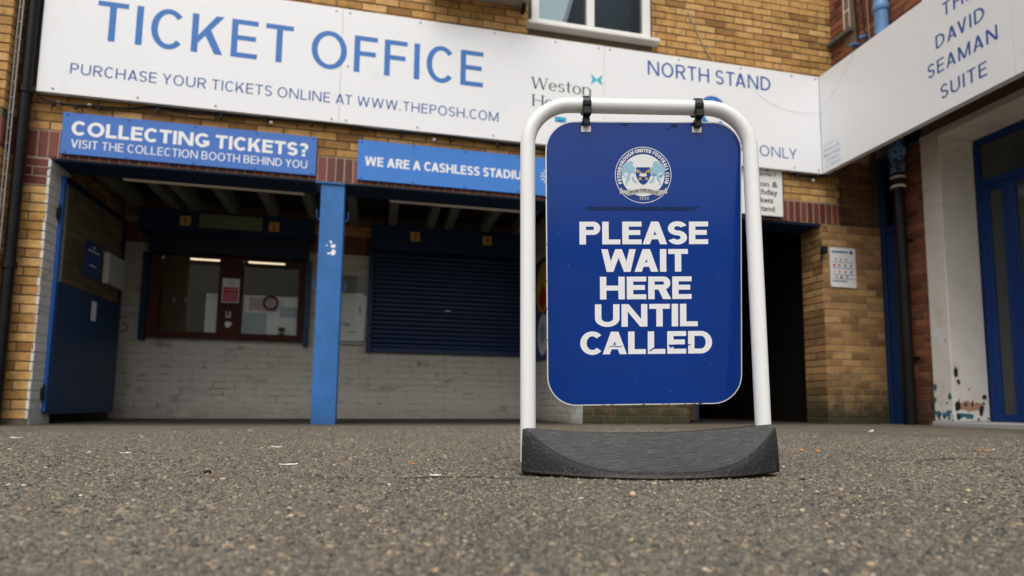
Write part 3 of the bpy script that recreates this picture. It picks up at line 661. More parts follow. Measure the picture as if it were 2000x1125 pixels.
w2 = thing('white_window', 'white framed window just above the wing sign at the top right', 'window', (4.8, -1.5, 3.8))
MB().bbox(4.75, 4.85, -1.235, -1.165, 3.75, 5.3).bbox(4.75, 4.85, -1.99, -1.92, 3.75, 5.3).bbox(4.751, 4.849, -1.9195, -1.2355, 3.75, 3.82).build('frame', MAT['upvc'], w2)
MB().box(4.79, 4.796, -1.919, -1.236, 3.821, 5.3).build('pane', MAT['glass_dark'], w2)
MB().box(4.86, 4.9, -1.99, -1.17, 3.7, 5.4).build('backing', MAT['dark'], w2)
bp = thing('blue_downpipe', 'worn blue painted downpipe running up the red brick upper wall', 'drainpipe', (4.70, -.76, 3.7))
MB().lathe([(.062, 3.72), (.062, 4.06)], 4.70, -.76).build('lower_length', MAT['pipeblue2'], bp, True)
MB().lathe([(.068, 4.062), (.074, 4.07), (.074, 4.13), (.066, 4.14), (.062, 4.15), (.062, 5.5)], 4.70, -.76).build('upper_length', MAT['pipeblue2'], bp, True)
for i, (u, z, m, nm, lab) in enumerate(((.40, 3.97, 'blackpl', 'cable', 'thick black cable dropping down the red brick to a blue bracket'), (.49, 3.96, 'blackpl', 'cable', 'thin dark cable slanting down beside the thick black one'), (.55, 3.74, 'wire', 'cable', 'thin beige cable hanging straight down the red brick wall'))):
    r = (.011, .006, .005)[i]
    o = MB().tube([(4.755, -u + .0, 5.4), (4.755, -u + .03, 4.6), (4.752, -u + .01, 4.3), (4.75, -u - .01, z + .02)], r).build(nm, MAT[m], None, True); tag(o, lab, 'cable')
for (u, z, lab) in ((.385, 3.95, 'blue bracket nearest the corner on the red brick, above the wing sign'), (.52, 3.955, 'smaller blue bracket beside the beige cable above the wing sign')):
    b = thing('wall_bracket', lab, 'bracket', (4.74, -u, z), 'blue wall brackets')
    MB().bbox(4.70, 4.768, -u - .03, -u + .03, z - .012, z + .012).build('plate', MAT['pipeblue2'], b)
    MB().tube([(4.70, -u, z), (4.67, -u, z - .02), (4.66, -u - .02, z - .02)], .012).build('hook', MAT['pipeblue2'], b, True)

# ------------------------------------------------------------------ long white sign on the facade and the wing
ZS0, ZS1 = 2.664, 3.738
ws = thing('white_sign', 'long white sign board reading TICKET OFFICE across the yellow brick wall', 'sign', (0, -.08, ZS0))
S = on_y(-.08)
for a, b in ((-2.735, -.391), (-.389, 2.099), (2.101, 4.530)):
    MB().bbox(a, b, -.08, -.03, ZS0, ZS1, .0015).build('panel', MAT['signwhite'], ws)
MB().box(-2.70, 4.50, -.0295, .0, ZS0 + .03, ZS0 + .08).box(-2.70, 4.50, -.0295, .0, ZS1 - .08, ZS1 - .03).build('batten', MAT['dark'], ws)
put_text('TICKET OFFICE', -2.345, 3.155, 3.24, .345, .148, S, MAT['signblue'], ws, gap=.17, space=.25)
put_text('PURCHASE YOUR TICKETS ONLINE AT WWW.THEPOSH.COM', -2.508, 2.838, 3.555, .092, .125, S, MAT['signblue_dk'], ws, gap=.17, space=.3)
put_text('Weston', 1.365, 3.207, .595, .115, .14, S, MAT['black'], ws, gap=.1, serif=True, hr=.35)
put_text('Homes', 1.375, 3.034, .53, .115, .14, S, MAT['black'], ws, gap=.1, serif=True, hr=.35)
put_polys([[(1.958, 3.436), (2.015, 3.385), (2.015, 3.365), (1.958, 3.322), (1.975, 3.38)], [(2.082, 3.436), (2.065, 3.38), (2.082, 3.322), (2.022, 3.365), (2.022, 3.385)]], S, MAT['cyan'], ws, 'logo', 0, .001)
put_polys([[(1.595, 2.90), (1.712, 2.90), (1.712, 2.955), (1.595, 2.955)]], S, MAT['cyan'], ws, 'small_logo', 0, .001)
put_polys([[(1.60, 2.905), (1.66, 2.905), (1.705, 2.93), (1.64, 2.925)], [(1.60, 2.935), (1.66, 2.945), (1.63, 2.951)]], S, MAT['signblue_dk'], ws, 'small_logo_detail', .001, .0016)
put_text('NORTH STAND', 2.56, 3.503, 1.385, .15, .14, S, MAT['signblue_dk'], ws, gap=.16, space=.3)
put_text('C', 3.11, 3.03, .30, .33, .17, S, MAT['signblue'], ws)
put_text('TICKET HOLDERS ONLY', 2.33, 2.79, 1.90, .113, .125, S, MAT['signblue_dk'], ws, gap=.16, space=.3)
scr = MB().lathe([(.011, 0), (.009, .004), (.003, .005)], 0, 0, 8).mesh('screw', MAT['alu'])
for x in (-2.62, -2.0, -1.4, -.45, -.33, .3, 1.0, 1.6, 2.04, 2.16, 2.9, 3.6, 4.2, 4.49):
    for z in ((ZS0 + .035, ZS1 - .03) if -.5 > x or x > -.3 else (ZS0 + .03, 3.2, ZS1 - .03)):
        o = link('screw', scr, ws); o.location = Vector((x, -.0802, z)) - Vector(ws.location); o.rotation_euler = (pi / 2, 0, 0)

W = on_x(4.534)
wsn = thing('wing_sign', 'white fascia sign reading THE DAVID SEAMAN SUITE on the red brick wing', 'sign', (4.534, -1.6, ZS0))
MB().bbox(4.534, 4.60, -2.10, -.078, ZS0, ZS1, .0015).build('panel', MAT['signwhite'], wsn)
MB().bbox(4.534, 4.60, -4.5, -2.102, ZS0, ZS1, .0015).build('panel', MAT['signwhite'], wsn)
MB().box(4.6005, 4.768, -4.5, -.002, ZS1 - .12, ZS1 - .06).box(4.6005, 4.768, -4.5, -.002, 3.0, 3.055).build('bearer', MAT['dark'], wsn)
MB().box(4.601, 4.63, -4.5, -.1, ZS0 + .01, 3.0).build('back_batten', MAT['dark'], wsn)
for s, u0, v0, wd in (('THE', 1.555, 3.47, .28), ('DAVID', 1.475, 3.232, .43), ('SEAMAN', 1.385, 3.015, .61), ('SUITE', 1.495, 2.78, .40)):
    put_text(s, u0, v0, wd, .118, .14, W, MAT['signblue_dk'], wsn, gap=.2)
pale = mat('faded_blue_print', (.42, .47, .62), .4)
for s, u0, v0, wd, c in (('Turnstile No. 7', .115, 2.945, .20, .02), ('Season &', .115, 2.88, .22, .04), ('Matchday', .11, 2.82, .24, .04), ('Tickets', .14, 2.765, .18, .036), ('C Stand', .13, 2.71, .21, .036)):
    put_font(s, u0, v0, wd, c, W, pale, wsn, offset=.012)

# blue banners over the openings
B3 = on_y(-.03)
b1 = thing('blue_banner', 'blue sign reading COLLECTING TICKETS over the left ticket window bay', 'sign', (-1.56, -.03, 2.18))
MB().bbox(-2.553, -.570, -.03, -.012, 2.182, 2.533, .0015).build('panel', MAT['bannerblue'], b1)
put_text('COLLECTING TICKETS?', -2.482, 2.346, 1.842, .118, .235, B3, MAT['white'], b1, gap=.08, space=.24, hr=.9)
put_text('VISIT THE COLLECTION BOOTH BEHIND YOU', -2.478, 2.238, 1.835, .07, .13, B3, MAT['white'], b1, gap=.14, space=.28)
b2 = thing('blue_banner', 'brighter blue sign reading WE ARE A CASHLESS STADIUM, right of the column', 'sign', (.6, -.03, 2.18))
MB().bbox(-.217, 1.62, -.031, -.012, 2.181, 2.552, .0015).build('panel', MAT['banner2'], b2)
put_text('WE ARE A CASHLESS STADIUM', -.152, 2.316, 1.53, .085, .21, on_y(-.031), MAT['white'], b2, gap=.09, space=.26, hr=.9)
rays = [circ(1.545, 2.37, .03, 16)] + [[(1.545 + cos(a) * .042 - sin(a) * .005, 2.37 + sin(a) * .042 + cos(a) * .005), (1.545 + cos(a) * .075 - sin(a) * .004, 2.37 + sin(a) * .075 + cos(a) * .004), (1.545 + cos(a) * .075 + sin(a) * .004, 2.37 + sin(a) * .075 - cos(a) * .004), (1.545 + cos(a) * .042 + sin(a) * .005, 2.37 + sin(a) * .042 - cos(a) * .005)] for a in [i * pi / 6 for i in range(12)]]
put_polys(rays, on_y(-.031), MAT['white'], b2, 'sun_symbol', 0, .001)
dot = MB().lathe([(.009, 0), (.008, .004), (.003, .006)], 0, 0, 8).mesh('screw', MAT['signblue_dk'])
for par, xs, zs, y in ((b1, (-2.52, -2.07, -1.56, -1.07, -.60), (2.200, 2.515), -.0302), (b2, (-.185, .28, .75, 1.25), (2.200, 2.532), -.0312)):
    for x in xs:
        for z in zs: o = link('screw', dot, par); o.location = Vector((x, y, z)) - Vector(par.location); o.rotation_euler = (pi / 2, 0, 0)

# small white turnstile sign
ts = thing('turnstile_sign', 'small white sign reading Turnstile No 7 above the dark doorway', 'sign', (3.83, -.03, 2.17))
MB().bbox(3.575, 4.085, -.03, -.005, 2.177, 2.695, .002).build('board', MAT['upvc'], ts)
fr = MB(); fr.bbox(3.567, 3.5745, -.036, -.005, 2.170, 2.702, .002); fr.bbox(4.0855, 4.093, -.036, -.005, 2.170, 2.702, .002); fr.box(3.5746, 4.0854, -.035, -.005, 2.6955, 2.702); fr.box(3.5746, 4.0854, -.035, -.005, 2.170, 2.1765)
fr.build('frame', MAT['navy'], ts)
for s, u0, v0, wd, c in (('Turnstile No 7', 3.655, 2.60, .36, .032), ('Season &', 3.64, 2.485, .39, .06), ('Matchday', 3.64, 2.40, .385, .06), ('Tickets', 3.70, 2.315, .27, .055), ('C Stand', 3.685, 2.225, .30, .055)):
    put_font(s, u0, v0, wd, c, B3, MAT['black'], ts, offset=.018)

# rules poster on the pier
rp = thing('rules_poster', 'small white poster with rows of tiny pictures on the right brick pier', 'poster', (4.79, -.012, 1.48))
MB().prism(rrect(4.642, 4.952, 1.478, 1.902, .02), on_y(-.012), -.01, 0).build('board', MAT['upvc'], rp)
P3 = on_y(-.012)
put_polys([[(4.662, 1.845), (4.86, 1.848), (4.86, 1.866), (4.662, 1.864)], [(4.662, 1.535), (4.84, 1.535), (4.84, 1.548), (4.662, 1.548)]] + [[(4.66, z), (4.935, z), (4.935, z + .006), (4.66, z + .006)] for z in (1.745, 1.68, 1.61, 1.565)] + [circ(4.90, 1.856, .022, 14)], P3, MAT['signblue_dk'], rp, 'rule_line', 0, .0008)
rr = random.Random(5); pics = [[], [], []]
for row, z in enumerate((1.775, 1.712, 1.645, 1.588)):
    for x in (4.69, 4.75, 4.82, 4.895)[:(3 if row in (0, 3) else 4)]:
        pics[rr.randrange(3)].append(blob(x + (.02 if row in (0, 3) else 0), z, .016, n=8, s=rr.randrange(999), sx=rr.uniform(.5, 1.2)))
for pl, m in zip(pics, ('black', 'redprint', 'pinkplaster')):
    if pl: put_polys(pl, P3, MAT[m], rp, 'picture', 0, .0009)
cb = thing('wall_fitting', 'small dark fitting fixed to the doorway corner of the right pier', 'fitting', (4.535, -.05, 1.85))
MB().bbox(4.505, 4.558, -.09, -.03, 1.81, 1.89, .008).build('body', MAT['blackpl'], cb); MB().tube([(4.53, -.03, 1.82), (4.53, -.02, 1.76)], .01).build('spout', MAT['blackpl'], cb, True)

# ------------------------------------------------------------------ beam, column, recess
bm_ = thing('steel_lintel', 'navy painted steel lintel carrying the red brick course over the openings', 'beam', (0, .15, 2.14))
MB().bbox(-2.88, 1.95, .012, .33, 2.135, 2.1535, .002).build('soffit_plate', MAT['navy'], bm_)
MB().bbox(2.95, 4.60, .012, .33, 2.125, 2.1435, .002).build('soffit_plate', MAT['navy'], bm_)
for a, b, lab in ((-2.22, -.70, 'long pale batten light under the lintel of the left bay'), (.08, 1.42, 'long pale batten light under the lintel of the middle bay')):
    t = thing('batten_light', lab, 'light fitting', ((a + b) / 2, .37, 2.17), 'batten lights behind the lintel')
    MB().bbox(a, b, .335, .38, 2.127, 2.145, .004).build('diffuser', mat('bright_cream_diffuser', (.88, .8, .7), .3), t)
    MB().bbox(a + .02, b - .02, .337, .385, 2.146, 2.20, .003).build('housing', MAT['joist'], t)
cl = thing('steel_column', 'blue steel column with peeled white sticker scraps between the two bays', 'column', (-.42, .1, 0))
mb = MB(); mb.bbox(-.519, -.317, -.02, -.004, .012, 2.118, .003); mb.bbox(-.519, -.317, .18, .196, .012, 2.118, .003); mb.box(-.424, -.412, -.0041, .18, .012, 2.118)
mb.build('post', MAT['steelblue'], cl)
MB().bbox(-.566, -.315, -.035, .21, 2.1185, 2.134, .002).build('top_plate', MAT['steelblue'], cl)
for s in (-1, 1):
    for z in (1.86, 1.22):
        x = -.418 + s * .101
        MB().tube([(x, .09, z - .03), (x + s * .028, .09, z - .03), (x + s * .034, .08, z), (x + s * .034, .07, z + .05)], .006).build('hook', MAT['steelblue'], cl, True)
put_polys([[(-.435, 1.607), (-.408, 1.61), (-.405, 1.585), (-.42, 1.592)], [(-.415, 1.55), (-.412, 1.588), (-.40, 1.572), (-.375, 1.585), (-.378, 1.55)], blob(-.448, 1.568, .008, s=3), [(-.42, 1.50), (-.395, 1.54), (-.372, 1.52), (-.378, 1.49), (-.398, 1.478)], [(-.445, 1.497), (-.43, 1.51), (-.418, 1.495), (-.432, 1.485)]], on_y(-.02), MAT['white'], cl, 'sticker_scrap', 0, .0007)

BY = 1.95
bw = thing('white_back_wall', 'white painted brick wall with ticket windows at the back of the recess', 'wall', (-.4, BY, 0))
mo = MB(); y0 = BY + .0018
mo.box(-2.9, -2.475, y0, 2.2, -.1, 1.955); mo.box(-2.475, -.80, y0, 2.2, -.1, .90); mo.box(-.80, 2.4, y0, 2.2, -.1, 1.955); mo.box(-2.475, -.8, y0, 2.2, 1.86, 1.955)
mo.build('joints', MAT['white_joint'], bw)
H = [(-2.475, -.80, .895, 2.0), (-.08, 1.76, .80, 2.0)]
lay(bw, ('y', BY), -2.77, 1.9, -.03, .87, MAT['white_brick'], 'brick', D=.02, joint=.008, L=.217, H=.067, limit=300)
lay(bw, ('y', BY), -2.77, 1.9, .87, 1.955, MAT['white_brick'], 'upper_painted_brick', D=.02, joint=.008, L=.217, H=.067, holes=H, limit=300)
mo = MB(); mo.box(-2.9, 2.4, BY + .01, 2.2, 1.955, 2.6); mo.build('upper_mortar', MAT['mortar'], bw)
lay(bw, ('y', BY), -2.85, 1.9, 1.96, 2.18, MAT['red'], 'soldier_brick', bond='soldier', L=.065, H=.215, D=.02, holes=[(-2.6, -.75, 1.8, 2.3), (-.11, 1.75, 1.8, 2.3)])
lay(bw, ('y', BY), -2.85, 1.9, 2.185, 2.42, MAT['yellow'], 'top_brick', D=.02)
sw = thing('recess_side_wall', 'dark brick side wall of the recess behind the blue gate', 'wall', (-2.9, 1.1, 0))
MB().box(-3.1, -2.78 - M_, .34, BY, -.1, 2.6).build('mortar', MAT['mortar'], sw)
lay(sw, ('xp', -2.78), .345, BY, -.03, 2.45, MAT['yellow_low'], 'brick', limit=300)
sw2 = thing('recess_end_wall', 'white painted end wall of the ticket bay seen between the sign post and panel', 'wall', (2.2, 1.1, 0))
MB().box(1.9035, 2.15, .331, BY, -.1, 2.6).build('joints', MAT['white_joint'], sw2)
lay(sw2, ('x', 1.90), -BY, -.335, -.03, 2.0, MAT['white_brick'], 'brick', D=.02, joint=.008, L=.217, H=.067)
rc = thing('recess_ceiling', 'dark boarded ceiling with pale painted joists over the ticket bays', 'ceiling', (-.4, 1.1, 2.4))
MB().box(-3.0, 2.1, .331, 1.949, 2.45, 2.55).build('boarding', MAT['board'], rc)
jm = MB().bbox(-.045, .045, -.775, .775, -.075, .075, .003).mesh('joist', MAT['joist'])
for x in (-2.6, -2.20, -2.0, -1.61, -1.18, -.75, -.30, .14, .59, .80, 1.25, 1.65):
    o = link('joist', jm, rc); o.location = Vector((x, 1.165, 2.374)) - Vector(rc.location)
MB().bbox(-2.7, 1.89, 1.86, 1.94, 2.30, 2.38, .003).build('wall_plate', mat('ochre_timber', (.16, .1, .04), .8, noise=.3), rc)
for x, lab in ((-1.45, 'left'), (.36, 'middle'), (1.0, 'right')):
    pass

# gate
GX = -2.60
gt = thing('blue_gate', 'blue steel gate with mesh upper half standing open at the left jamb', 'gate', (GX, .25, 0))
MB().bbox(GX - .022, GX + .006, .18, .2195, .10, 2.07, .002).build('hinge_stile', MAT['gateedge'], gt)
mb = MB(); mb.bbox(GX - .018, GX + .018, 1.46, 1.50, .10, 2.07, .002); mb.bbox(GX - .017, GX + .017, .2205, 1.4595, 2.03, 2.069, .002); mb.bbox(GX - .017, GX + .017, .2205, 1.4595, .101, .14, .002); mb.bbox(GX - .017, GX + .017, .2205, 1.4595, 1.14, 1.175, .002)
mb.build('frame', mat('shaded_gate_frame', (.003, .009, .025), .6), gt)  # rest of the frame near-black, its shade put into the colour
MB().box(GX + .0175, GX + .021, .2, 1.48, .08, 1.17).build('sheet_panel', MAT['gateblue'], gt)
mb = MB()
for k in range(42): mb.tube([(GX + .004, .2195, 1.19 + k * .02), (GX + .004, 1.4605, 1.19 + k * .02)], .0028, 4, cap=False)
for k in range(17): mb.tube([(GX + .0, .24 + k * .075, 1.175), (GX + .0, .24 + k * .075, 2.03)], .002, 4, cap=False)
o = mb.build('mesh_infill', mat('dull_green_grey_wire', (.16, .17, .12), .6), gt); o['kind'] = 'stuff'
for z in (.25, 1.74): MB().bbox(GX - .02, GX + .005, .14, .179, z - .04, z + .04, .006).tube([(GX - .005, .165, z - .07), (GX - .005, .165, z + .07)], .009).build('hinge', MAT['blackpl'], gt)
MB().tube([(GX + .03, 1.50, 1.0), (GX + .08, 1.52, .98), (GX + .08, 1.52, .92), (GX + .03, 1.50, .9)], .006).build('latch', MAT['blackpl'], gt, True)
def px_(x): return lambda u, v, d: (x + d, u, v)
gn = thing('blue_notice', 'dark blue notice fixed to the mesh of the open gate', 'notice', (GX + .02, .77, 1.3))
MB().box(GX + .022, GX + .027, .61, .93, 1.32, 1.63).build('board', mat('deep_blue_notice', (.015, .04, .16), .5), gn)
put_polys([[(.66, 1.55), (.88, 1.55), (.88, 1.562), (.66, 1.562)], [(.70, 1.42), (.84, 1.42), (.84, 1.43), (.70, 1.43)], circ(.77, 1.595, .015, 10)], px_(GX + .027), MAT['white'], gn, 'print', 0, .001)
gb = thing('pale_box', 'pale grey box hung on the gate mesh near its free edge', 'box', (GX + .05, 1.2, 1.3))
MB().bbox(GX + .022, GX + .075, .99, 1.40, 1.31, 1.61, .006).build('case', mat('pale_box_paint', (.36, .36, .33), .5), gb)
gl_ = thing('white_label', 'narrow white label stuck on the blue sheet of the gate', 'label', (GX + .022, .88, .93))
MB().box(GX + .0212, GX + .0225, .83, .93, .93, 1.11).build('paper', MAT['paper'], gl_)

# ticket window 1 and 2
tw = thing('ticket_window', 'brown timber double ticket window with glass in the left bay', 'window', (-1.63, 1.93, .9))
mb = MB(); y1, y2 = 1.90, 1.99
mb.bbox(-2.474, -2.36, y1, y2, .935, 1.858); mb.bbox(-.90, -.802, y1, y2, .935, 1.858); mb.bbox(-2.3595, -.9005, y1, y2, 1.83, 1.858, .002); mb.bbox(-1.757, -1.513, y1 - .002, y2, .935, 1.8295); mb.bbox(-2.3595, -1.7575, y1 + .004, y2, .935, .965); mb.bbox(-1.5125, -.9005, y1 + .004, y2, .935, .965)
mb.build('frame', MAT['wood'], tw)
MB().bbox(-2.50, -.775, 1.865, 1.99, .896, .9345, .004).build('sill', MAT['wood'], tw)
for a, b in ((-2.359, -1.758), (-1.512, -.901)): MB().box(a, b, 1.945, 1.951, .966, 1.829).build('pane', MAT['glass'], tw)
MB().tube([(-1.20 + .075 * cos(a), 1.938, 1.335 + .075 * sin(a)) for a in [i * pi / 12 for i in range(24)]], .011, 6, closed=True).build('speech_ring', MAT['cast'], tw, True)
ns = thing('no_smoking_notice', 'red and white notice with ring symbol on the timber between window panes', 'notice', (-1.62, 1.898, 1.31))
MB().box(-1.715, -1.535, 1.892, 1.8975, 1.31, 1.585).build('board', MAT['paper'], ns)
put_polys([[(-1.705, 1.32), (-1.545, 1.32), (-1.545, 1.485), (-1.705, 1.485)]], on_y(1.892), mat('crimson', (.4, .02, .05), .5), ns, 'red_field', 0, .001)
put_polys([[(-1.69, z), (-1.56, z), (-1.56, z + .01), (-1.69, z + .01)] for z in (1.35, 1.38, 1.41, 1.45)], on_y(1.892), MAT['pinkpaper'], ns, 'text_line', .001, .002)
ring = [[(-1.625 + r1 * cos(a), 1.535 + r1 * sin(a)) for r1, a in ((.036, i * pi / 12), (.036, (i + 1) * pi / 12), (.029, (i + 1) * pi / 12), (.029, i * pi / 12))] for i in range(24)]
put_polys(ring + [[(-1.65, 1.558), (-1.645, 1.562), (-1.60, 1.512), (-1.605, 1.508)], [(-1.645, 1.53), (-1.60, 1.53), (-1.60, 1.54), (-1.645, 1.54)]], on_y(1.892), MAT['pinkpaper'], ns, 'symbol', .0, .0012)
hc = thing('hook_sticker', 'small white U shaped sticker and heart on the window mullion', 'sticker', (-1.63, 1.897, 1.05))
put_polys([[(-1.662, 1.21), (-1.652, 1.21), (-1.652, 1.155), (-1.628, 1.155), (-1.628, 1.21), (-1.612, 1.21), (-1.612, 1.14), (-1.662, 1.14)], [(-1.66, 1.09), (-1.64, 1.10), (-1.625, 1.085), (-1.60, 1.09), (-1.595, 1.06), (-1.64, 1.02), (-1.67, 1.06)]], on_y(1.897), MAT['paper'], hc, 'print', 0, .001)

bo = thing('ticket_booth', 'dim office interior behind the ticket window with papers and strip lights', 'room', (-1.6, 3, 0))
mb = MB(); mb.box(-3.4, 2.3, 3.8, 3.9, -.1, 2.5); mb.box(-3.4, -3.3, 2.21, 3.8, -.1, 2.5); mb.box(2.2, 2.3, 2.21, 3.8, -.1, 2.5); mb.build('wall', MAT['creamwall'], bo)
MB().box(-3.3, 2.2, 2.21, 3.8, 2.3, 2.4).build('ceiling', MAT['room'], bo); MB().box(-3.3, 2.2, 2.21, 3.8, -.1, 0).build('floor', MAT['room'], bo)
mb = MB(); mb.box(-3.0, -2.3, 3.70, 3.79, .0, 1.70); mb.box(-2.28, -1.6, 3.70, 3.79, .0, 1.70); mb.box(-1.58, -.9, 3.70, 3.79, 0, 1.7); mb.build('cupboard', mat('cupboard_door', (.2, .16, .09), .6), bo)
for x in (-2.95, -2.75, -2.6, -2.3): MB().box(x, x + .03, 3.68, 3.70, 1.55, 1.62).build('key_tag', MAT['paper'], bo)
MB().bbox(-2.95, -2.7, 2.9, 3.1, .8, 1.25, .02).build('computer_screen', MAT['blackpl'], bo)
EM = mat('lit_fluorescent_tube', (.9, .8, .65), .5, emit=((1, .78, .56), 1.2))
for a, b, y, z, lab in ((-2.30, -1.88, 2.75, 1.96, 'short lit strip light seen through the left ticket pane'), (-1.62, -1.18, 2.75, 1.96, 'longer lit strip light seen through the right ticket pane')):
    t = thing('strip_light', lab, 'light', ((a + b) / 2, y, z), 'strip lights in the ticket office')
    MB().bbox(a, b, y - .02, y + .02, z, z + .018, .005).build('tube', EM, t)
    MB().box(a - .02, b + .02, y - .03, y + .03, z + .0185, z + .06).build('housing', MAT['room'], t)
for nm, x0, x1, z0, z1, m, y, lab in (('pane_reflection', -1.505, -.905, .97, 1.42, 'paper', 1.990, 'pale reflection low in the right ticket pane, put in as a white sheet'), ('pink_sheet', -1.44, -1.13, 1.245, 1.40, 'pinkpaper', 1.986, 'pink notice taped behind the right ticket pane'),  # the white sheets imitate the bright reflection low in the panes
                                      ('grey_sheet', -1.49, -1.24, .975, 1.22, 'paper2', 1.986, 'grey blue leaflet at the lower left of the right ticket pane'), ('grey_sheet', -1.10, -.91, 1.18, 1.30, 'paper2', 1.986, 'grey blue strip notice at the right of the right ticket pane'), ('pane_reflection', -1.90, -1.765, .97, 1.42, 'paper', 1.990, 'narrow pale reflection in the left ticket pane by the mullion, put in as a sheet')):
    o = MB().box(x0, x1, y, y + .002, z0, z1).build(nm, MAT[m]); tag(o, lab, 'paper')
kb = thing('webcam', 'small black camera standing on the ticket window ledge', 'camera', (-1.06, 1.93, .966))
MB().bbox(-1.10, -1.03, 1.915, 1.94, .966, .98).bbox(-1.075, -1.055, 1.92, 1.935, .98, 1.01, .002).build('base', MAT['blackpl'], kb); MB().bbox(-1.10, -1.03, 1.912, 1.942, 1.01, 1.055, .008).build('head', MAT['blackpl'], kb)

# shutter boxes, guides, number tiles
def shutter_box(lab, x0, x1, z0, z1):
    t = thing('shutter_box', lab, 'shutter box', ((x0 + x1) / 2, 1.85, z0)); MB().bbox(x0, x1, 1.752, 1.9415, z0, z1, .004).build('case', MAT['navy'], t)
    return t
s1 = shutter_box('navy shutter box over the ticket windows, with tiles 1 and 2', -2.56, -.75, 2.06, 2.30)
MB().bbox(-2.47, -.80, 1.80, 1.935, 1.835, 2.059, .003).build('rolled_shutter', mat('near_black_navy', (.006, .012, .03), .5), s1)
MB().bbox(-1.957, -1.303, 1.742, 1.7515, 2.116, 2.272, .002).build('blank_panel', MAT['pale_green'], s1)
s2 = shutter_box('navy shutter box over the closed shutter, with tiles 3 and 4', -.105, 1.76, 2.0, 2.31)
for lab, x, z, ch in (('leftmost yellow number tile, beside the pale blank panel', -2.10, 2.18, '1'), ('yellow number tile right of the pale blank panel', -1.175, 2.18, '2'), ('yellow number tile above the left half of the closed shutter', .412, 2.178, '3'), ('rightmost yellow number tile, above the closed shutter', 1.282, 2.19, '4')):
    t = thing('number_tile', lab, 'number plate', (x, 1.75, z - .055), 'window number tiles')
    MB().box(x - .054, x + .054, 1.745, 1.7515, z - .054, z + .054).build('tile', MAT['tile'], t)
    put_font(ch, x - (.008 if ch == '1' else .021), z - .036, .016 if ch == '1' else .042, .07, on_y(1.745), MAT['redprint'], t, offset=.03)
for x, lab in ((-2.505, 'navy shutter guide rail left of the ticket window'), (-.795, 'grey blue shutter guide rail right of the ticket window'), (-.085, 'grey blue guide rail at the left of the closed shutter')):
    o = thing('guide_rail', lab, 'rail', (x, 1.89, .85))
    z0, z1 = (.86, 1.834) if x < -1 else ((.84, 1.834) if x < -.5 else (.80, 1.999))
    MB().bbox(x - .028, x + .028, 1.86, 1.94, z0, z1, .004).build('channel', MAT['navy'] if x < -1 else MAT['gateblue'], o)
    MB().bbox(x - .02, x + .02, 1.845, 1.8595, z0 + .17, z0 + .21, .003).build('lock', MAT['blackpl'], o)
rs = thing('roller_shutter', 'closed navy roller shutter with horizontal slats behind window 3 and 4', 'shutter', (.83, 1.91, .8))
SLM = None
prof = [(0, 0), (-.007, .004), (-.011, .018), (-.011, .034), (-.006, .046), (0, .05)]
zz = .86
mbs = MB(); n = len(prof)
vs = [(x, y, z) for x in (-.90, .90) for (y, z) in prof]; fs = [(i, i + 1, n + i + 1, n + i) for i in range(n - 1)]
mbs.add(vs, fs); slat = mbs.mesh('slat', MAT['shutter'])
while zz < 1.99:
    o = link('slat', slat, rs); o.location = Vector((.845, 1.925, zz)) - Vector(rs.location); zz += .0545
MB().bbox(-.056, 1.745, 1.895, 1.935, .80, .858, .005).build('bottom_rail', MAT['shutter'], rs)
MB().box(-.056, 1.745, 1.927, 1.935, .86, 1.999).build('backing', MAT['dark'], rs)
MB().bbox(.80, .87, 1.905, 1.912, 1.32, 1.335, .002).build('pull_handle', MAT['alu'], rs)

# notice board
nb = thing('notice_board', 'framed glazed notice board on the white wall right of the blue column', 'notice board', (-.27, 1.92, .88))
mb = MB(); mb.bbox(-.47, -.455, 1.915, 1.949, .885, 1.715, .002); mb.bbox(-.117, -.10, 1.915, 1.949, .885, 1.715, .002); mb.bbox(-.4545, -.1175, 1.915, 1.949, .885, .90, .002); mb.bbox(-.4545, -.1175, 1.915, 1.949, 1.70, 1.715, .002)
mb.build('frame', MAT['alu'], nb)
MB().box(-.454, -.118, 1.938, 1.949, .901, 1.699).build('backboard', mat('grey_backboard', (.2, .2, .17), .7), nb)
put_polys([[(-.43, .92), (-.14, .93), (-.125, 1.46), (-.18, 1.50), (-.42, 1.48)]], on_y(1.938), MAT['paper'], nb, 'glass_reflection', 0, .002)  # pale sheet imitating the reflection in the board's glass
put_polys([blob(-.20, 1.30, .03, s=8, sz=2.2), blob(-.36, 1.12, .04, s=9, sx=1.8, sz=.7), blob(-.28, 1.03, .03, s=10, sx=2, sz=.5)], on_y(1.938), MAT['paper2'], nb, 'print', .002, .003)
MB().box(-.454, -.118, 1.920, 1.924, .901, 1.699).build('pane', MAT['glass'], nb)
ip = thing('ice_cream_poster', 'dark blue poster with a yellow and red disc behind the standing sign', 'poster', (2.0, 1.9, .75))
ip.location = (1.89, 1.5, .75)
PX_ = lambda u, v, d: (1.892 - d, -u, v)
MB().box(1.892, 1.899, 1.02, 1.93, .72, 1.93).build('board', mat('poster_blue', (.012, .03, .2), .4), ip)
put_polys([circ(-1.38, 1.58, .30, 28)], PX_, mat('poster_yellow', (.6, .42, .03), .4), ip, 'yellow_disc', 0, .001)
put_polys([blob(-1.38, 1.46, .19, s=3, sz=.8)], PX_, MAT['redprint'], ip, 'red_field', .001, .002)
put_polys([circ(-1.38, 1.02, .24, 28)], PX_, MAT['paper'], ip, 'pale_disc', 0, .001)
put_polys([blob(-1.38, 1.02, .13, s=5)], PX_, MAT['paper2'], ip, 'print', .001, .002)

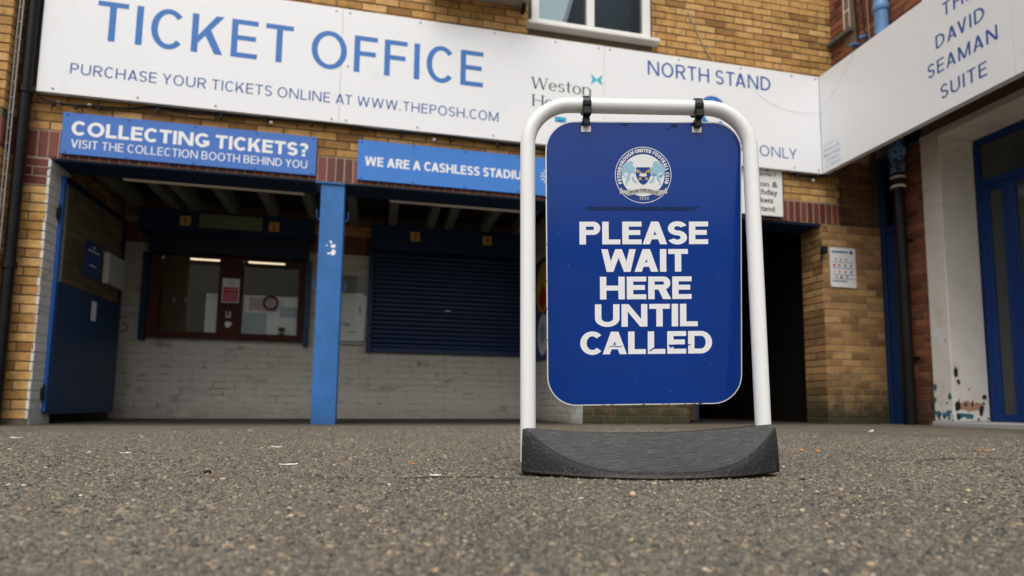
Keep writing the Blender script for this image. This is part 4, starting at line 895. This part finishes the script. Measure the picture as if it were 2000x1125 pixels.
# turnstile passage (dark opening)
tp = thing('turnstile_passage', 'black unlit turnstile passage behind the right post of the sign', 'doorway', (3.8, 1.5, 0))
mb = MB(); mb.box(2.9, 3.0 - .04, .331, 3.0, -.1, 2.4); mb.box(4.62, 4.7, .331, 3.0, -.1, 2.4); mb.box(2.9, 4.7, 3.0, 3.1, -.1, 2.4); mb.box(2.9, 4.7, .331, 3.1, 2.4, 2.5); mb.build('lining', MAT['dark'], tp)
MB().bbox(3.05, 3.35, .5, .9, .05, 1.3, .01).build('turnstile_cabinet', mat('brown_cabinet', (.06, .035, .02), .6), tp)
MB().bbox(3.36, 3.44, .6, .66, .05, 2.1, .01).build('post', mat('navy_post', (.02, .035, .08), .5), tp)

# ------------------------------------------------------------------ upper window
uwn = thing('upvc_window', 'white plastic framed window above the long sign with a pale sky reflection painted behind the glass', 'window', (2.0, 0, 3.9))
mb = MB(); y1, y2 = -.03, .05
mb.bbox(1.372, 1.447, y1, y2, 3.905, 5.6); mb.bbox(2.535, 2.618, y1, y2, 3.905, 5.6); mb.bbox(1.938, 2.018, y1, y2, 3.9605, 5.6); mb.bbox(1.4475, 2.5345, y1, y2, 3.905, 3.96)
mb.build('frame', MAT['upvc'], uwn)
MB().bbox(1.325, 2.70, -.09, .045, 3.862, 3.904, .008).build('sill', MAT['upvc'], uwn)
for a, b in ((1.4475, 1.9375), (2.0185, 2.5345)): MB().box(a, b, .0, .006, 3.9605, 5.6).build('pane', MAT['glass_dark'], uwn)
MB().box(1.38, 2.61, .45, .5, 3.85, 5.7).box(1.37, 1.38, .051, .45, 3.85, 5.7).box(2.61, 2.62, .051, .45, 3.85, 5.7).build('room', mat('blue_black_room', (.03, .055, .07), .9), uwn)
put_polys([[(1.40, 3.9), (1.66, 3.9), (1.72, 4.05), (1.80, 4.35), (1.88, 4.8), (1.88, 5.6), (1.40, 5.6)]], on_y(.03), mat('pale_reflection', (.8, .92, .93), .8), uwn, 'sky_reflection', 0, .004)  # sky reflection in the left pane, put in as a pale sheet
put_polys([[(1.66, 3.9), (1.70, 3.9), (1.76, 4.05), (1.84, 4.35), (1.93, 4.8), (1.93, 5.6), (1.882, 5.6), (1.882, 4.8), (1.802, 4.35), (1.722, 4.05)]], on_y(.035), mat('grey_reflection_edge', (.45, .43, .48), .8), uwn, 'sky_reflection_edge', 0, .004)  # greyer rim of the same painted reflection
cb2 = thing('grey_canopy', 'edge of a grey concrete canopy left of the upper window', 'canopy', (.9, -.1, 4.0))
MB().bbox(.35, 1.325, -.35, -.003, 4.06, 4.25, .01).build('slab', MAT['greyedge'], cb2)
MB().bbox(1.27, 1.30, -.09, -.003, 3.99, 4.055, .004).build('bracket', MAT['darkhole'], cb2)

# ------------------------------------------------------------------ pipes, cables, lamps on the facade
bd2 = thing('black_downpipe', 'black downpipe in the corner left of the ticket office sign', 'drainpipe', (-2.79, -.10, 0))
MB().lathe([(.042, .0), (.042, 5.5)], -2.795, -.10, 16).build('shaft', MAT['cast'], bd2, True)
for z in (1.2, 2.62, 4.2): MB().lathe([(.044, z), (.053, z + .004), (.053, z + .06), (.044, z + .064)], -2.795, -.10, 16).build('collar', MAT['cast'], bd2, True)
ct = thing('cable_ladder', 'pair of thin grey cables tied together running up beside the black downpipe', 'cables', (-2.86, -.17, 0))
for x in (-2.862, -2.838): MB().tube([(x, -.165, 0.0), (x + .004, -.167, 1.2), (x, -.165, 2.6), (x + .003, -.165, 4.0), (x, -.165, 5.5)], .0045, 6).build('cable', MAT['alu'], ct, True)
tie = MB().bbox(-.018, .018, -.006, .006, -.003, .003, .001).mesh('tie', MAT['alu'])
for k in range(34): o = link('tie', tie, ct); o.location = Vector((-2.85, -.166, .05 + k * .125)) - Vector(ct.location)
cpts = [(-2.79, 2.74), (-2.73, 2.645), (-2.66, 2.605), (-2.52, 2.592), (-2.345, 2.60), (-2.1, 2.615), (-1.888, 2.640), (-1.65, 2.62), (-1.40, 2.632), (-1.04, 2.655), (-.7, 2.652), (-.2, 2.658), (.233, 2.652), (.75, 2.655), (1.19, 2.638), (1.8, 2.62), (2.6, 2.655), (3.56, 2.716), (3.80, 2.70), (4.095, 2.672), (4.35, 2.63), (4.62, 2.66)]
def smooth(pts, n=5):
    out = []
    P = [Vector(p) for p in pts]
    for i in range(len(P) - 1):
        p0, p1, p2, p3 = P[max(i - 1, 0)], P[i], P[i + 1], P[min(i + 2, len(P) - 1)]
        for k in range(n):
            t = k / n; out.append(.5 * ((2 * p1) + (-p0 + p2) * t + (2 * p0 - 5 * p1 + 4 * p2 - p3) * t * t + (-p0 + 3 * p1 - 3 * p2 + p3) * t ** 3))
    return out + [P[-1]]
fc_ = thing('festoon_cable', 'black festoon lighting cable sagging below the long white sign', 'cable', (0, -.05, 2.65))
MB().tube([(p.x, -.028 - .02 * (abs(math.sin(p.x * 3))), p.z) for p in smooth([(x, 0, z) for x, z in cpts])], .009, 6).build('cable', MAT['blackpl'], fc_, True)
MB().tube([(p.x, -.022, p.z) for p in smooth([(x, 0, z + .018 - .012 * sin(x * 5)) for x, z in cpts[3:]])], .005, 6).build('thin_cable', MAT['blackpl'], fc_, True)
for x in (-2.62, -2.46, -2.29, -1.85, -1.36, -1.0, -.62, -.25, .15, .62, 1.05, 3.9, 4.25): 
    z = np.interp(x, [c[0] for c in cpts], [c[1] for c in cpts]); MB().lathe([(.009, z - .035), (.014, z - .03), (.014, z + .008), (.008, z + .012)], x, -.045, 8).build('lamp_socket', MAT['blackpl'], fc_, True)
bulb = MB().lathe([(.004, -.012), (.012, -.006), (.015, .002), (.012, .011), (.004, .015)], 0, 0, 10).mesh('bulb', MAT['white'], True)
for x, z, lab in ((-2.595, 2.597, 'small white bulb at the left end of the festoon cable'), (-2.368, 2.604, 'small white bulb second from the left on the festoon cable'), (-.958, 2.62, 'small white bulb on the brick above the end of COLLECTING TICKETS'), (.458, 2.617, 'small white bulb on the brick above CASHLESS'), (4.456, 2.60, 'small white bulb on the brick by the corner with the wing')):
    o = link('light_bulb', bulb); o.location = (x, -.03, z); o.scale = (1.15, 1.15, 1.15); tag(o, lab, 'bulb', 'white festoon bulbs')
o = MB().tube([(p.x, -.008, p.z) for p in smooth([(3.05, 0, 4.30), (3.086, 0, 4.22), (3.17, 0, 4.046), (3.25, 0, 3.90), (3.32, 0, 3.80), (3.33, 0, 3.74)])], .006, 6).build('wall_cable', MAT['wire'], None, True); tag(o, 'beige cable hanging on the yellow brick above NORTH STAND', 'cable')
o = MB().tube([(p.x, p.y, p.z) for p in smooth([(3.62, -.086, 3.62), (3.85, -.086, 3.42), (4.15, -.086, 3.32), (4.40, -.088, 3.32), (4.524, -.12, 3.38), (4.528, -.35, 3.5), (4.528, -.6, 3.735)])], .0013, 5).build('thin_wire', mat('pale_wire', (.74, .73, .70), .5), None, True); tag(o, 'thin pale wire sagging across the corner of the white signs', 'wire')
ls = thing('blue_edge_sign', 'corner of a blue sign on the brick pier at the left edge', 'sign', (-3.05, -.22, 2.6))
MB().bbox(-3.4, -2.935, -.235, -.213, 2.46, 2.70, .002).build('board', MAT['bannerblue'], ls); MB().box(-3.4, -2.945, -.2362, -.2352, 2.685, 2.695).build('border', MAT['white'], ls)
hose = MB().tube([(p.x, p.y, p.z) for p in smooth([(-3.0, -.24, .42), (-2.93, -.25, .36), (-2.915, -.26, .28), (-2.94, -.25, .2), (-3.0, -.24, .16)])], .008, 6).build('hose', mat('pale_hose', (.5, .5, .46), .5), None, True); tag(hose, 'loop of pale hose low on the far left brick pier', 'hose')

# ------------------------------------------------------------------ swing sign in the foreground
ab = thing('swing_sign', 'blue swinging pavement sign reading PLEASE WAIT HERE UNTIL CALLED in a white tube frame', 'sign', (.751, -3.918, .012), rot=(-.0194, -.010, -.1788))
hw, rt, top, R_ = .3335, .022, 1.082, .128
path = [(-hw, 0, .035), (-hw, 0, .3), (-hw, 0, .6), (-hw, 0, top - R_)]
path += [(-hw + R_ - R_ * cos(a), 0, top - R_ + R_ * sin(a)) for a in [radians(7.5 * k) for k in range(1, 13)]]
path += [(0, 0, top)]
path += [(hw - R_ + R_ * sin(a), 0, top - R_ + R_ * cos(a)) for a in [radians(7.5 * k) for k in range(0, 13)]]
path += [(hw, 0, .6), (hw, 0, .3), (hw, 0, .035)]
MB().tube(path, rt, 24).build('frame', MAT['tube'], ab, True, world=False)

def base_mesh():
    N = 64; L, Rr = -.350, .350; rows = []; mats = []
    rnd = random.Random(3)
    for i in range(N + 1):
        t = i / N; x = L + (Rr - L) * t; ax = abs(x - .005) / .352; e = max(0, ax - .955) / .045
        yf = -.149 + .099 * ax ** 2 + .004 * e; lf = .011 * ax ** 2
        hb = .116 + .020 * ax ** 2 - .004 * e * e; hf = min(.016 + .122 * ax ** 3.2 - .004 * e * e, hb - .0005)
        fl = (.001 if x > 0 else -.004) * max(0, ax - .8) / .2
        sec = [(yf + .004, lf, fl), (yf, .004 + lf, fl), (yf + .002, lf + (hf - lf) * .45, fl * .6), (yf + .006, lf + (hf - lf) * .82, fl * .2), (yf + .011, lf + (hf - lf) * .95, 0), (yf + .019, hf, 0)]
        M = 14
        for k in range(1, M + 1):
            q = k / M; y = yf + .019 + (-.027 - yf - .019) * q
            sec.append((y, hf + (hb - hf) * (q ** 1.05) - .005 * sin(pi * q) * (1 - ax), 0))
        sec += [(.027, hb, 0)]
        for k in range(1, 6):
            q = k / 5; y = .027 + (-yf - .019 - .027) * q
            sec.append((y, hb + (hf - hb) * q, 0))
        sec += [(-yf - .006, lf + (hf - lf) * .8, 0), (-yf, .004 + lf, 0), (-yf - .004, lf, 0)]
        rows.append([(x + f, y, z * (1 + .12 * x)) for y, z, f in sec])
    m = len(rows[0]); mb = MB(); vs = [p for r in rows for p in r]; fs = []; mi = []
    for i in range(N):
        for k in range(m - 1):
            fs.append((i * m + k, (i + 1) * m + k, (i + 1) * m + k + 1, i * m + k + 1)); mi.append(1 if 5 <= k < 5 + 14 else 0)
    fs.append(tuple(range(m))); mi.append(0); fs.append(tuple(N * m + k for k in reversed(range(m)))); mi.append(0)
    fs.append(tuple([i * m for i in reversed(range(N + 1))] + [i * m + m - 1 for i in range(N + 1)])); mi.append(0)
    mb.v = vs; mb.f = fs; mb.mi = mi
    return mb
base_mesh().build('rubber_base', [MAT['rubber'], MAT['rubber_top']], ab, True, world=False)

PT, PB = -.0434, -.894
def U(x): return (x - 1257.5) * .001555
def V(y): return PT - (y - 237.5) * .001527
pn = MB().prism(rrect(-.297, .297, PB, PT, .088, 9), local, -.0028, .0).build('panel', MAT['tube'], ab, world=False)
pn.location = (.0155, 0, 1.0816); pn.rotation_euler = (.1364, -.0159, 0)
put_polys([rrect(-.2935, .2935, PB + .0035, PT - .0035, .0845, 9)], local, MAT['panelblue'], pn, 'blue_face', .0, .0005, world=False)
B0 = .0005
for s, x0, x1, y1 in (('PLEASE', 1131, 1382, 478), ('WAIT', 1173, 1342, 532), ('HERE', 1170, 1349, 586), ('UNTIL', 1160, 1361, 640), ('CALLED', 1131, 1389, 694)):
    put_text(s, U(x0), V(y1), (x1 - x0) * .001555, 44.5 * .001527, .285, local, MAT['boardwhite'], pn, base=B0 + .0002, gap=.06, hr=.76)
put_polys([[(U(1143), V(404)), (U(1366), V(404.5)), (U(1352), V(413)), (U(1148), V(412))]], local, MAT['tape'], pn, 'tape_residue', B0, B0 + .0002, world=False)
put_polys([[(U(1303), V(676)), (U(1348), V(675.5)), (U(1344), V(678)), (U(1318), V(678.5)), (U(1306), V(682))], [(U(1184), V(680)), (U(1196), V(676.5)), (U(1203), V(678.5)), (U(1217), V(676.5)), (U(1204), V(680)), (U(1196), V(678))], [(U(1264), V(689)), (U(1277), V(679)), (U(1290), V(676.5)), (U(1280), V(680)), (U(1269), V(688))]], local, MAT['panelblue'], pn, 'peeled_tear', B0 + .0009, B0 + .0011, world=False)
put_polys([blob(U(1222), V(244), .006, s=51, sx=1.6), blob(U(1212), V(243), .004, s=52), blob(U(1316), V(246), .009, s=53, sx=1.3, sz=.7), blob(U(1305), V(252), .004, s=54), blob(U(1412), V(264), .004, s=55), blob(U(1402), V(373), .002, s=56)], local, MAT['tape'], pn, 'scuff', B0, B0 + .0002, world=False)
put_polys([blob(U(x), V(y), .0008, n=6, s=i) for i, (x, y) in enumerate(((1090, 457), (1425, 655), (1306, 768), (1093, 700), (1338, 430), (1402, 545), (1110, 520), (1240, 742), (1385, 716)))], local, MAT['boardwhite'], pn, 'scuff', B0, B0 + .0002, world=False)
rn = random.Random(4)
put_polys([blob(rn.uniform(-.19, .2), PB + rn.uniform(.0008, .0025), .0016, n=6, s=i, sx=rn.uniform(.8, 3)) for i in range(14)] + [blob(-.2955, rn.uniform(-.8, -.15), .0014, n=6, s=i + 50, sz=2) for i in range(5)], local, MAT['blackpl'], pn, 'scuff', .0, .0004, world=False)
for cx_, rx_ in ((1145, -.175), (1360.5, .160)):
    sl = put_polys([rrect(U(cx_ - 10.5), U(cx_ + 10.5), V(259.5), V(246), .002, 3)], local, MAT['blackpl'], pn, 'slot_rim', B0, B0 + .0004, world=False)
    put_polys([rrect(U(cx_ - 9.5), U(cx_ + 9.5), V(258.5), V(247), .0015, 3)], local, MAT['boardwhite'], pn, 'slot', B0 + .0004, B0 + .0007, world=False)
    # plastic hanger: loop over the tube and strap down through the slot
    mb = MB(); n = 14; x = U(cx_) + .0155; hwd = .0125
    prof_o = [(cos(radians(a)) * (rt + .006), top + sin(radians(a)) * (rt + .006)) for a in [-60 + 300 * k / n for k in range(n + 1)]]
    prof_i = [(cos(radians(a)) * (rt + .0005), top + sin(radians(a)) * (rt + .0005)) for a in [-60 + 300 * k / n for k in range(n + 1)]]
    for k in range(n):
        (ya, za), (yb_, zb), (yc, zc), (yd, zd) = prof_o[k], prof_o[k + 1], prof_i[k + 1], prof_i[k]
        wa = hwd * (1 - .25 * max(0, sin(radians(-60 + 300 * k / n)))); wb = hwd * (1 - .25 * max(0, sin(radians(-60 + 300 * (k + 1) / n))))
        vs = [(x - wa, ya, za), (x + wa, ya, za), (x + wb, yb_, zb), (x - wb, yb_, zb), (x - wa, yd, zd), (x + wa, yd, zd), (x + wb, yc, zc), (x - wb, yc, zc)]
        mb.add(vs, [(0, 1, 2, 3), (7, 6, 5, 4), (1, 5, 6, 2), (0, 3, 7, 4), (0, 4, 5, 1), (3, 2, 6, 7)])
    mb.bbox(x - .0125, x + .0125, -.030, -.008, top - rt - .018, top - rt + .006, .003)
    mb.bbox(x - .0095, x + .0095, -.014, .004, top - .064, top - rt - .0185, .002)
    mb.bbox(x - .0115, x - .0105 + .003, -.017, .004, top - .055, top - rt - .0184, .001)
    mb.build('hanger', MAT['blackpl'], ab, world=False)

# club crest printed on the panel
CX, CZ, PX = U(1255.5), V(342.2), .001555 / 8.04
def K(x, y): return (CX + (x - 605) * PX, CZ - (y - 580) * PX * .985)
cr = put_polys([[K(605 + 442 * cos(a), 580 + 442 * sin(a)) for a in [i * pi / 30 for i in range(60)]]], local, MAT['white'], pn, 'crest', B0, B0 + .0001, world=False)
ringblue = mat('crest_ring_blue', (.02, .06, .26), .25)
def sub(polys, m, lvl, nm):
    put_polys(polys, local, m, pn, nm, B0 + .0001 * lvl, B0 + .0001 * lvl + .00009, world=False)
sub([[K(605 + 432 * cos(a), 580 + 432 * sin(a)) for a in [i * pi / 30 for i in range(60)]]], ringblue, 1.1, 'crest_ring')
sub([[K(602 + 336 * cos(a), 583 + 330 * sin(a)) for a in [i * pi / 30 for i in range(60)]]], MAT['white'], 2.1, 'crest_centre')
lb = mat('crest_light_blue', (.33, .55, .68), .3)
body = [(400, 362), (430, 368), (455, 395), (435, 412), (445, 440), (480, 455), (492, 480), (470, 500), (490, 540), (525, 560), (520, 595), (490, 590), (465, 560), (440, 545), (430, 560), (415, 552), (392, 600), (400, 640), (378, 675), (350, 702), (352, 750), (335, 742), (326, 690), (350, 640), (358, 600), (372, 562), (345, 545), (310, 545), (285, 600), (268, 590), (266, 500), (285, 440), (315, 400), (350, 383)]
leg = [(425, 600), (460, 605), (466, 650), (500, 686), (520, 700), (490, 712), (448, 692), (430, 660)]
tail = [(300, 560), (312, 560), (312, 600), (330, 622), (352, 605), (345, 580), (356, 580), (364, 606), (338, 636), (310, 622), (298, 595)]
mir = lambda P: [(1210 - x, y) for x, y in P]
sub([[K(*p) for p in P] for P in (body, leg, tail, mir(body), mir(leg), mir(tail))], lb, 3.1, 'crest_lion')
sub([[K(*p) for p in P] for P in ([(498, 458), (708, 458), (720, 580), (700, 645), (660, 705), (606, 737), (550, 705), (510, 645), (488, 580)],)], ringblue, 4.1, 'crest_shield')
gold = mat('crest_gold', (.6, .42, .08), .35)
kl = [(510, 500), (525, 490), (640, 600), (625, 612)]; kb = [(528, 620), (572, 612), (575, 655), (530, 665)]; kh = [(500, 505), (530, 500), (538, 540), (508, 545)]
sub([[K(*p) for p in P] for P in (kl, mir(kl), kb, mir(kb), kh, mir(kh))], gold, 5.1, 'crest_keys')
sub([[K(*p) for p in P] for P in ([(548, 556), (565, 560), (570, 568), (590, 568), (592, 552), (612, 552), (614, 568), (632, 568), (638, 560), (655, 556), (658, 596), (600, 604), (546, 596)],)], MAT['white'], 6.1, 'crest_castle')
sub([[K(*p) for p in P] for P in ([(540, 632), (558, 628), (560, 648), (543, 650)], mir([(540, 632), (558, 628), (560, 648), (543, 650)]))], ringblue, 6.1, 'crest_key_detail')
silver = mat('crest_silver', (.5, .5, .47), .3)
rib = [(228, 790), (262, 780), (275, 812), (345, 822), (400, 800), (402, 830), (520, 800), (610, 788), (700, 800), (812, 830), (815, 800), (870, 822), (940, 812), (950, 780), (982, 790), (978, 875), (935, 868), (880, 885), (875, 905), (820, 900), (700, 868), (608, 858), (520, 868), (400, 900), (345, 900), (340, 885), (285, 868), (240, 880)]
sub([[K(*p) for p in rib]], silver, 7.1, 'crest_ribbon')
def arcwarp(r, w_total, a_mid=90, sgn=1, base_r=None):
    def f(u, v):
        a = radians(a_mid) - (u - w_total / 2) / r * sgn
        return (CX + cos(a) * (r + v), CZ + sin(a) * (r + v))
    return f
rtx = 352 * PX; arc_len = rtx * radians(222)
put_text('PETERBOROUGH UNITED FOOTBALL CLUB', 0, 0, arc_len, 56 * PX, .24, local, MAT['white'], pn, base=B0 + .0004, gap=.14, space=.3, warp=arcwarp(rtx, arc_len), name='crest_lettering')
put_text('UPON THIS ROCK', K(372, 880)[0], K(372, 868)[1], 462 * PX, 50 * PX, .15, local, MAT['black'], pn, base=B0 + .0009, gap=.1, warp=lambda u, v: (K(372, 0)[0] + u, K(0, 888)[1] + v + (math.sin(pi * u / (462 * PX)) * 42 * PX)), name='crest_lettering')
put_text('1934', K(538, 0)[0], K(0, 970)[1], 150 * PX, 50 * PX, .2, local, silver, pn, base=B0 + .0004, gap=.15, name='crest_lettering')

# ------------------------------------------------------------------ litter and single stones
def gp(x, y): return gz(x, y)
def stone(name, x, y, r, m, lab, cat, seed, sq=.6, group=None):
    bm = bmesh.new(); bmesh.ops.create_icosphere(bm, subdivisions=2, radius=r); rr = random.Random(seed)
    for v in bm.verts: v.co *= rr.uniform(.88, 1.08); v.co.z *= sq; v.co.x *= 1.15
    me = bpy.data.meshes.new(name); bm.to_mesh(me); bm.free(); me.materials.append(m); me.polygons.foreach_set('use_smooth', [True] * len(me.polygons))
    o = link(name, me); o.location = (x, y, gp(x, y) + r * sq * .75); o.rotation_euler = (0, 0, rr.uniform(0, 6)); tag(o, lab, cat, group); return o
def scrap(name, x, y, L, Wd, m, lab, cat, seed, curl=.25):
    rr = random.Random(seed); n = 9; vs = []; fs = []
    for i in range(n):
        t = i / (n - 1); ww = Wd * math.sin(pi * (.12 + .76 * t)) * rr.uniform(.85, 1.1)
        z = .002 + curl * L * (2 * t - 1) ** 2 * .6
        vs += [((t - .5) * L, -ww / 2, z + rr.uniform(0, .001)), ((t - .5) * L, ww / 2, z + rr.uniform(.0005, .003)), ((t - .5) * L, -ww / 2, z - .0008), ((t - .5) * L, ww / 2, z - .0006)]
    for i in range(n - 1):
        a, b = i * 4, i * 4 + 4; fs += [(a, b, b + 1, a + 1), (a + 2, a + 3, b + 3, b + 2), (a, a + 2, b + 2, b), (a + 1, b + 1, b + 3, a + 3)]
    fs += [(0, 1, 3, 2), (n * 4 - 4, n * 4 - 2, n * 4 - 1, n * 4 - 3)]
    o = MB().add(vs, fs).build(name, m, None, True); o.location = (x, y, gp(x, y) + .001); o.rotation_euler = (0, 0, rr.uniform(-.4, .4)); tag(o, lab, cat); return o
peb = mat('pink_beige_pebble', (.5, .34, .24), .6, noise=.2, nscale=200); petal = mat('white_petal', (.7, .68, .66), .6); leafm = mat('orange_leaf', (.5, .22, .05), .7); dk = mat('dark_lump', (.015, .017, .015), .8)
stone('pebble', .54, -4.302, .008, peb, 'round pinkish beige pebble just in front of the sign base', 'pebble', 1, .85)
stone('pebble', 1.045, -4.308, .005, peb, 'small pale pebble on the asphalt right of the sign base corner', 'pebble', 2, .8)
stone('orange_stone', 1.744, -3.261, .010, leafm, 'orange brick fragment right of the sign, left one of a close pair', 'stone', 3)
stone('orange_stone', 1.79, -3.30, .010, leafm, 'orange brick fragment right of the sign, right one of a close pair', 'stone', 4)
stone('dark_lump', -.433, -3.71, .010, dk, 'dark rounded lump of tar left of the sign on the asphalt', 'stone', 5)
stone('beige_stone', -.361, -3.857, .009, peb, 'flat beige stone just right of the dark tar lump', 'stone', 6, .35)
stone('dark_lump', 1.09, -4.12, .006, dk, 'small dark lump on the asphalt near the right end of the sign base', 'stone', 8)
scrap('petal', .166, -3.87, .032, .012, petal, 'curled white petal on the asphalt just left of the sign base', 'petal', 1, .06)
scrap('petal', .129, -3.548, .022, .009, leafm, 'pale orange scrap beyond the white petal left of the sign', 'scrap', 2, .06)
scrap('paper_scrap', -.25, -3.519, .055, .010, petal, 'long thin white paper scrap on the asphalt in front of the blue column', 'paper', 3, .05)
scrap('paper_scrap', 3.512, -1.678, .085, .03, petal, 'curled white paper scrap on the ground before the narrow blue door', 'paper', 4, .2)
scrap('paper_scrap', -1.76, -1.913, .05, .03, petal, 'white paper scrap on the ground at the far left by the brick pier', 'paper', 5, .04)
scrap('paper_scrap', -.396, -2.741, .045, .012, petal, 'faint pale paper scrap farther back towards the blue column', 'paper', 6, .04)
scrap('paper_scrap', -.886, -2.986, .035, .012, petal, 'small white paper scrap on the left asphalt in line with the open gate', 'paper', 7, .05)
scrap('leaf', 2.577, -3.346, .09, .014, leafm, 'narrow orange leaf lying on the asphalt at the right edge', 'leaf', 8, .03)
print('objects', len(SC.objects), 'tris', sum(len(o.data.polygons) for o in SC.objects if o.type == 'MESH'))

# cracks in the asphalt: jagged gaps filled with dark grit
def crack(pts, wd, lab, seed):
    rr = random.Random(seed); P = smooth([(x, y, 0) for x, y in pts], 9); vs = []; fs = []
    for i, p in enumerate(P):
        t = i / (len(P) - 1); h = wd * (.25 + .75 * sin(pi * t)) * rr.uniform(.4, 1.3); ox, oy = rr.uniform(-.012, .012), rr.uniform(-.008, .008)
        a, b_ = (p.x + ox, p.y + oy - h / 2), (p.x + ox, p.y + oy + h / 2)
        vs += [(*a, gz(*a) + .003), (*b_, gz(*b_) + .003)]
    for i in range(len(P) - 1): fs.append((2 * i, 2 * i + 2, 2 * i + 3, 2 * i + 1))
    o = MB().add(vs, fs).build('asphalt_crack', mat('crack_grit', (.035, .026, .018), .95, noise=.5, nscale=200, bump=1, bscale=300)); o['kind'] = 'structure'
crack([(1.62, -3.62), (1.85, -3.70), (2.1, -3.66), (2.35, -3.74), (2.62, -3.70)], .018, '', 1)
crack([(-.2, -3.86), (.05, -3.90), (.28, -3.93), (.42, -4.02)], .010, '', 2)
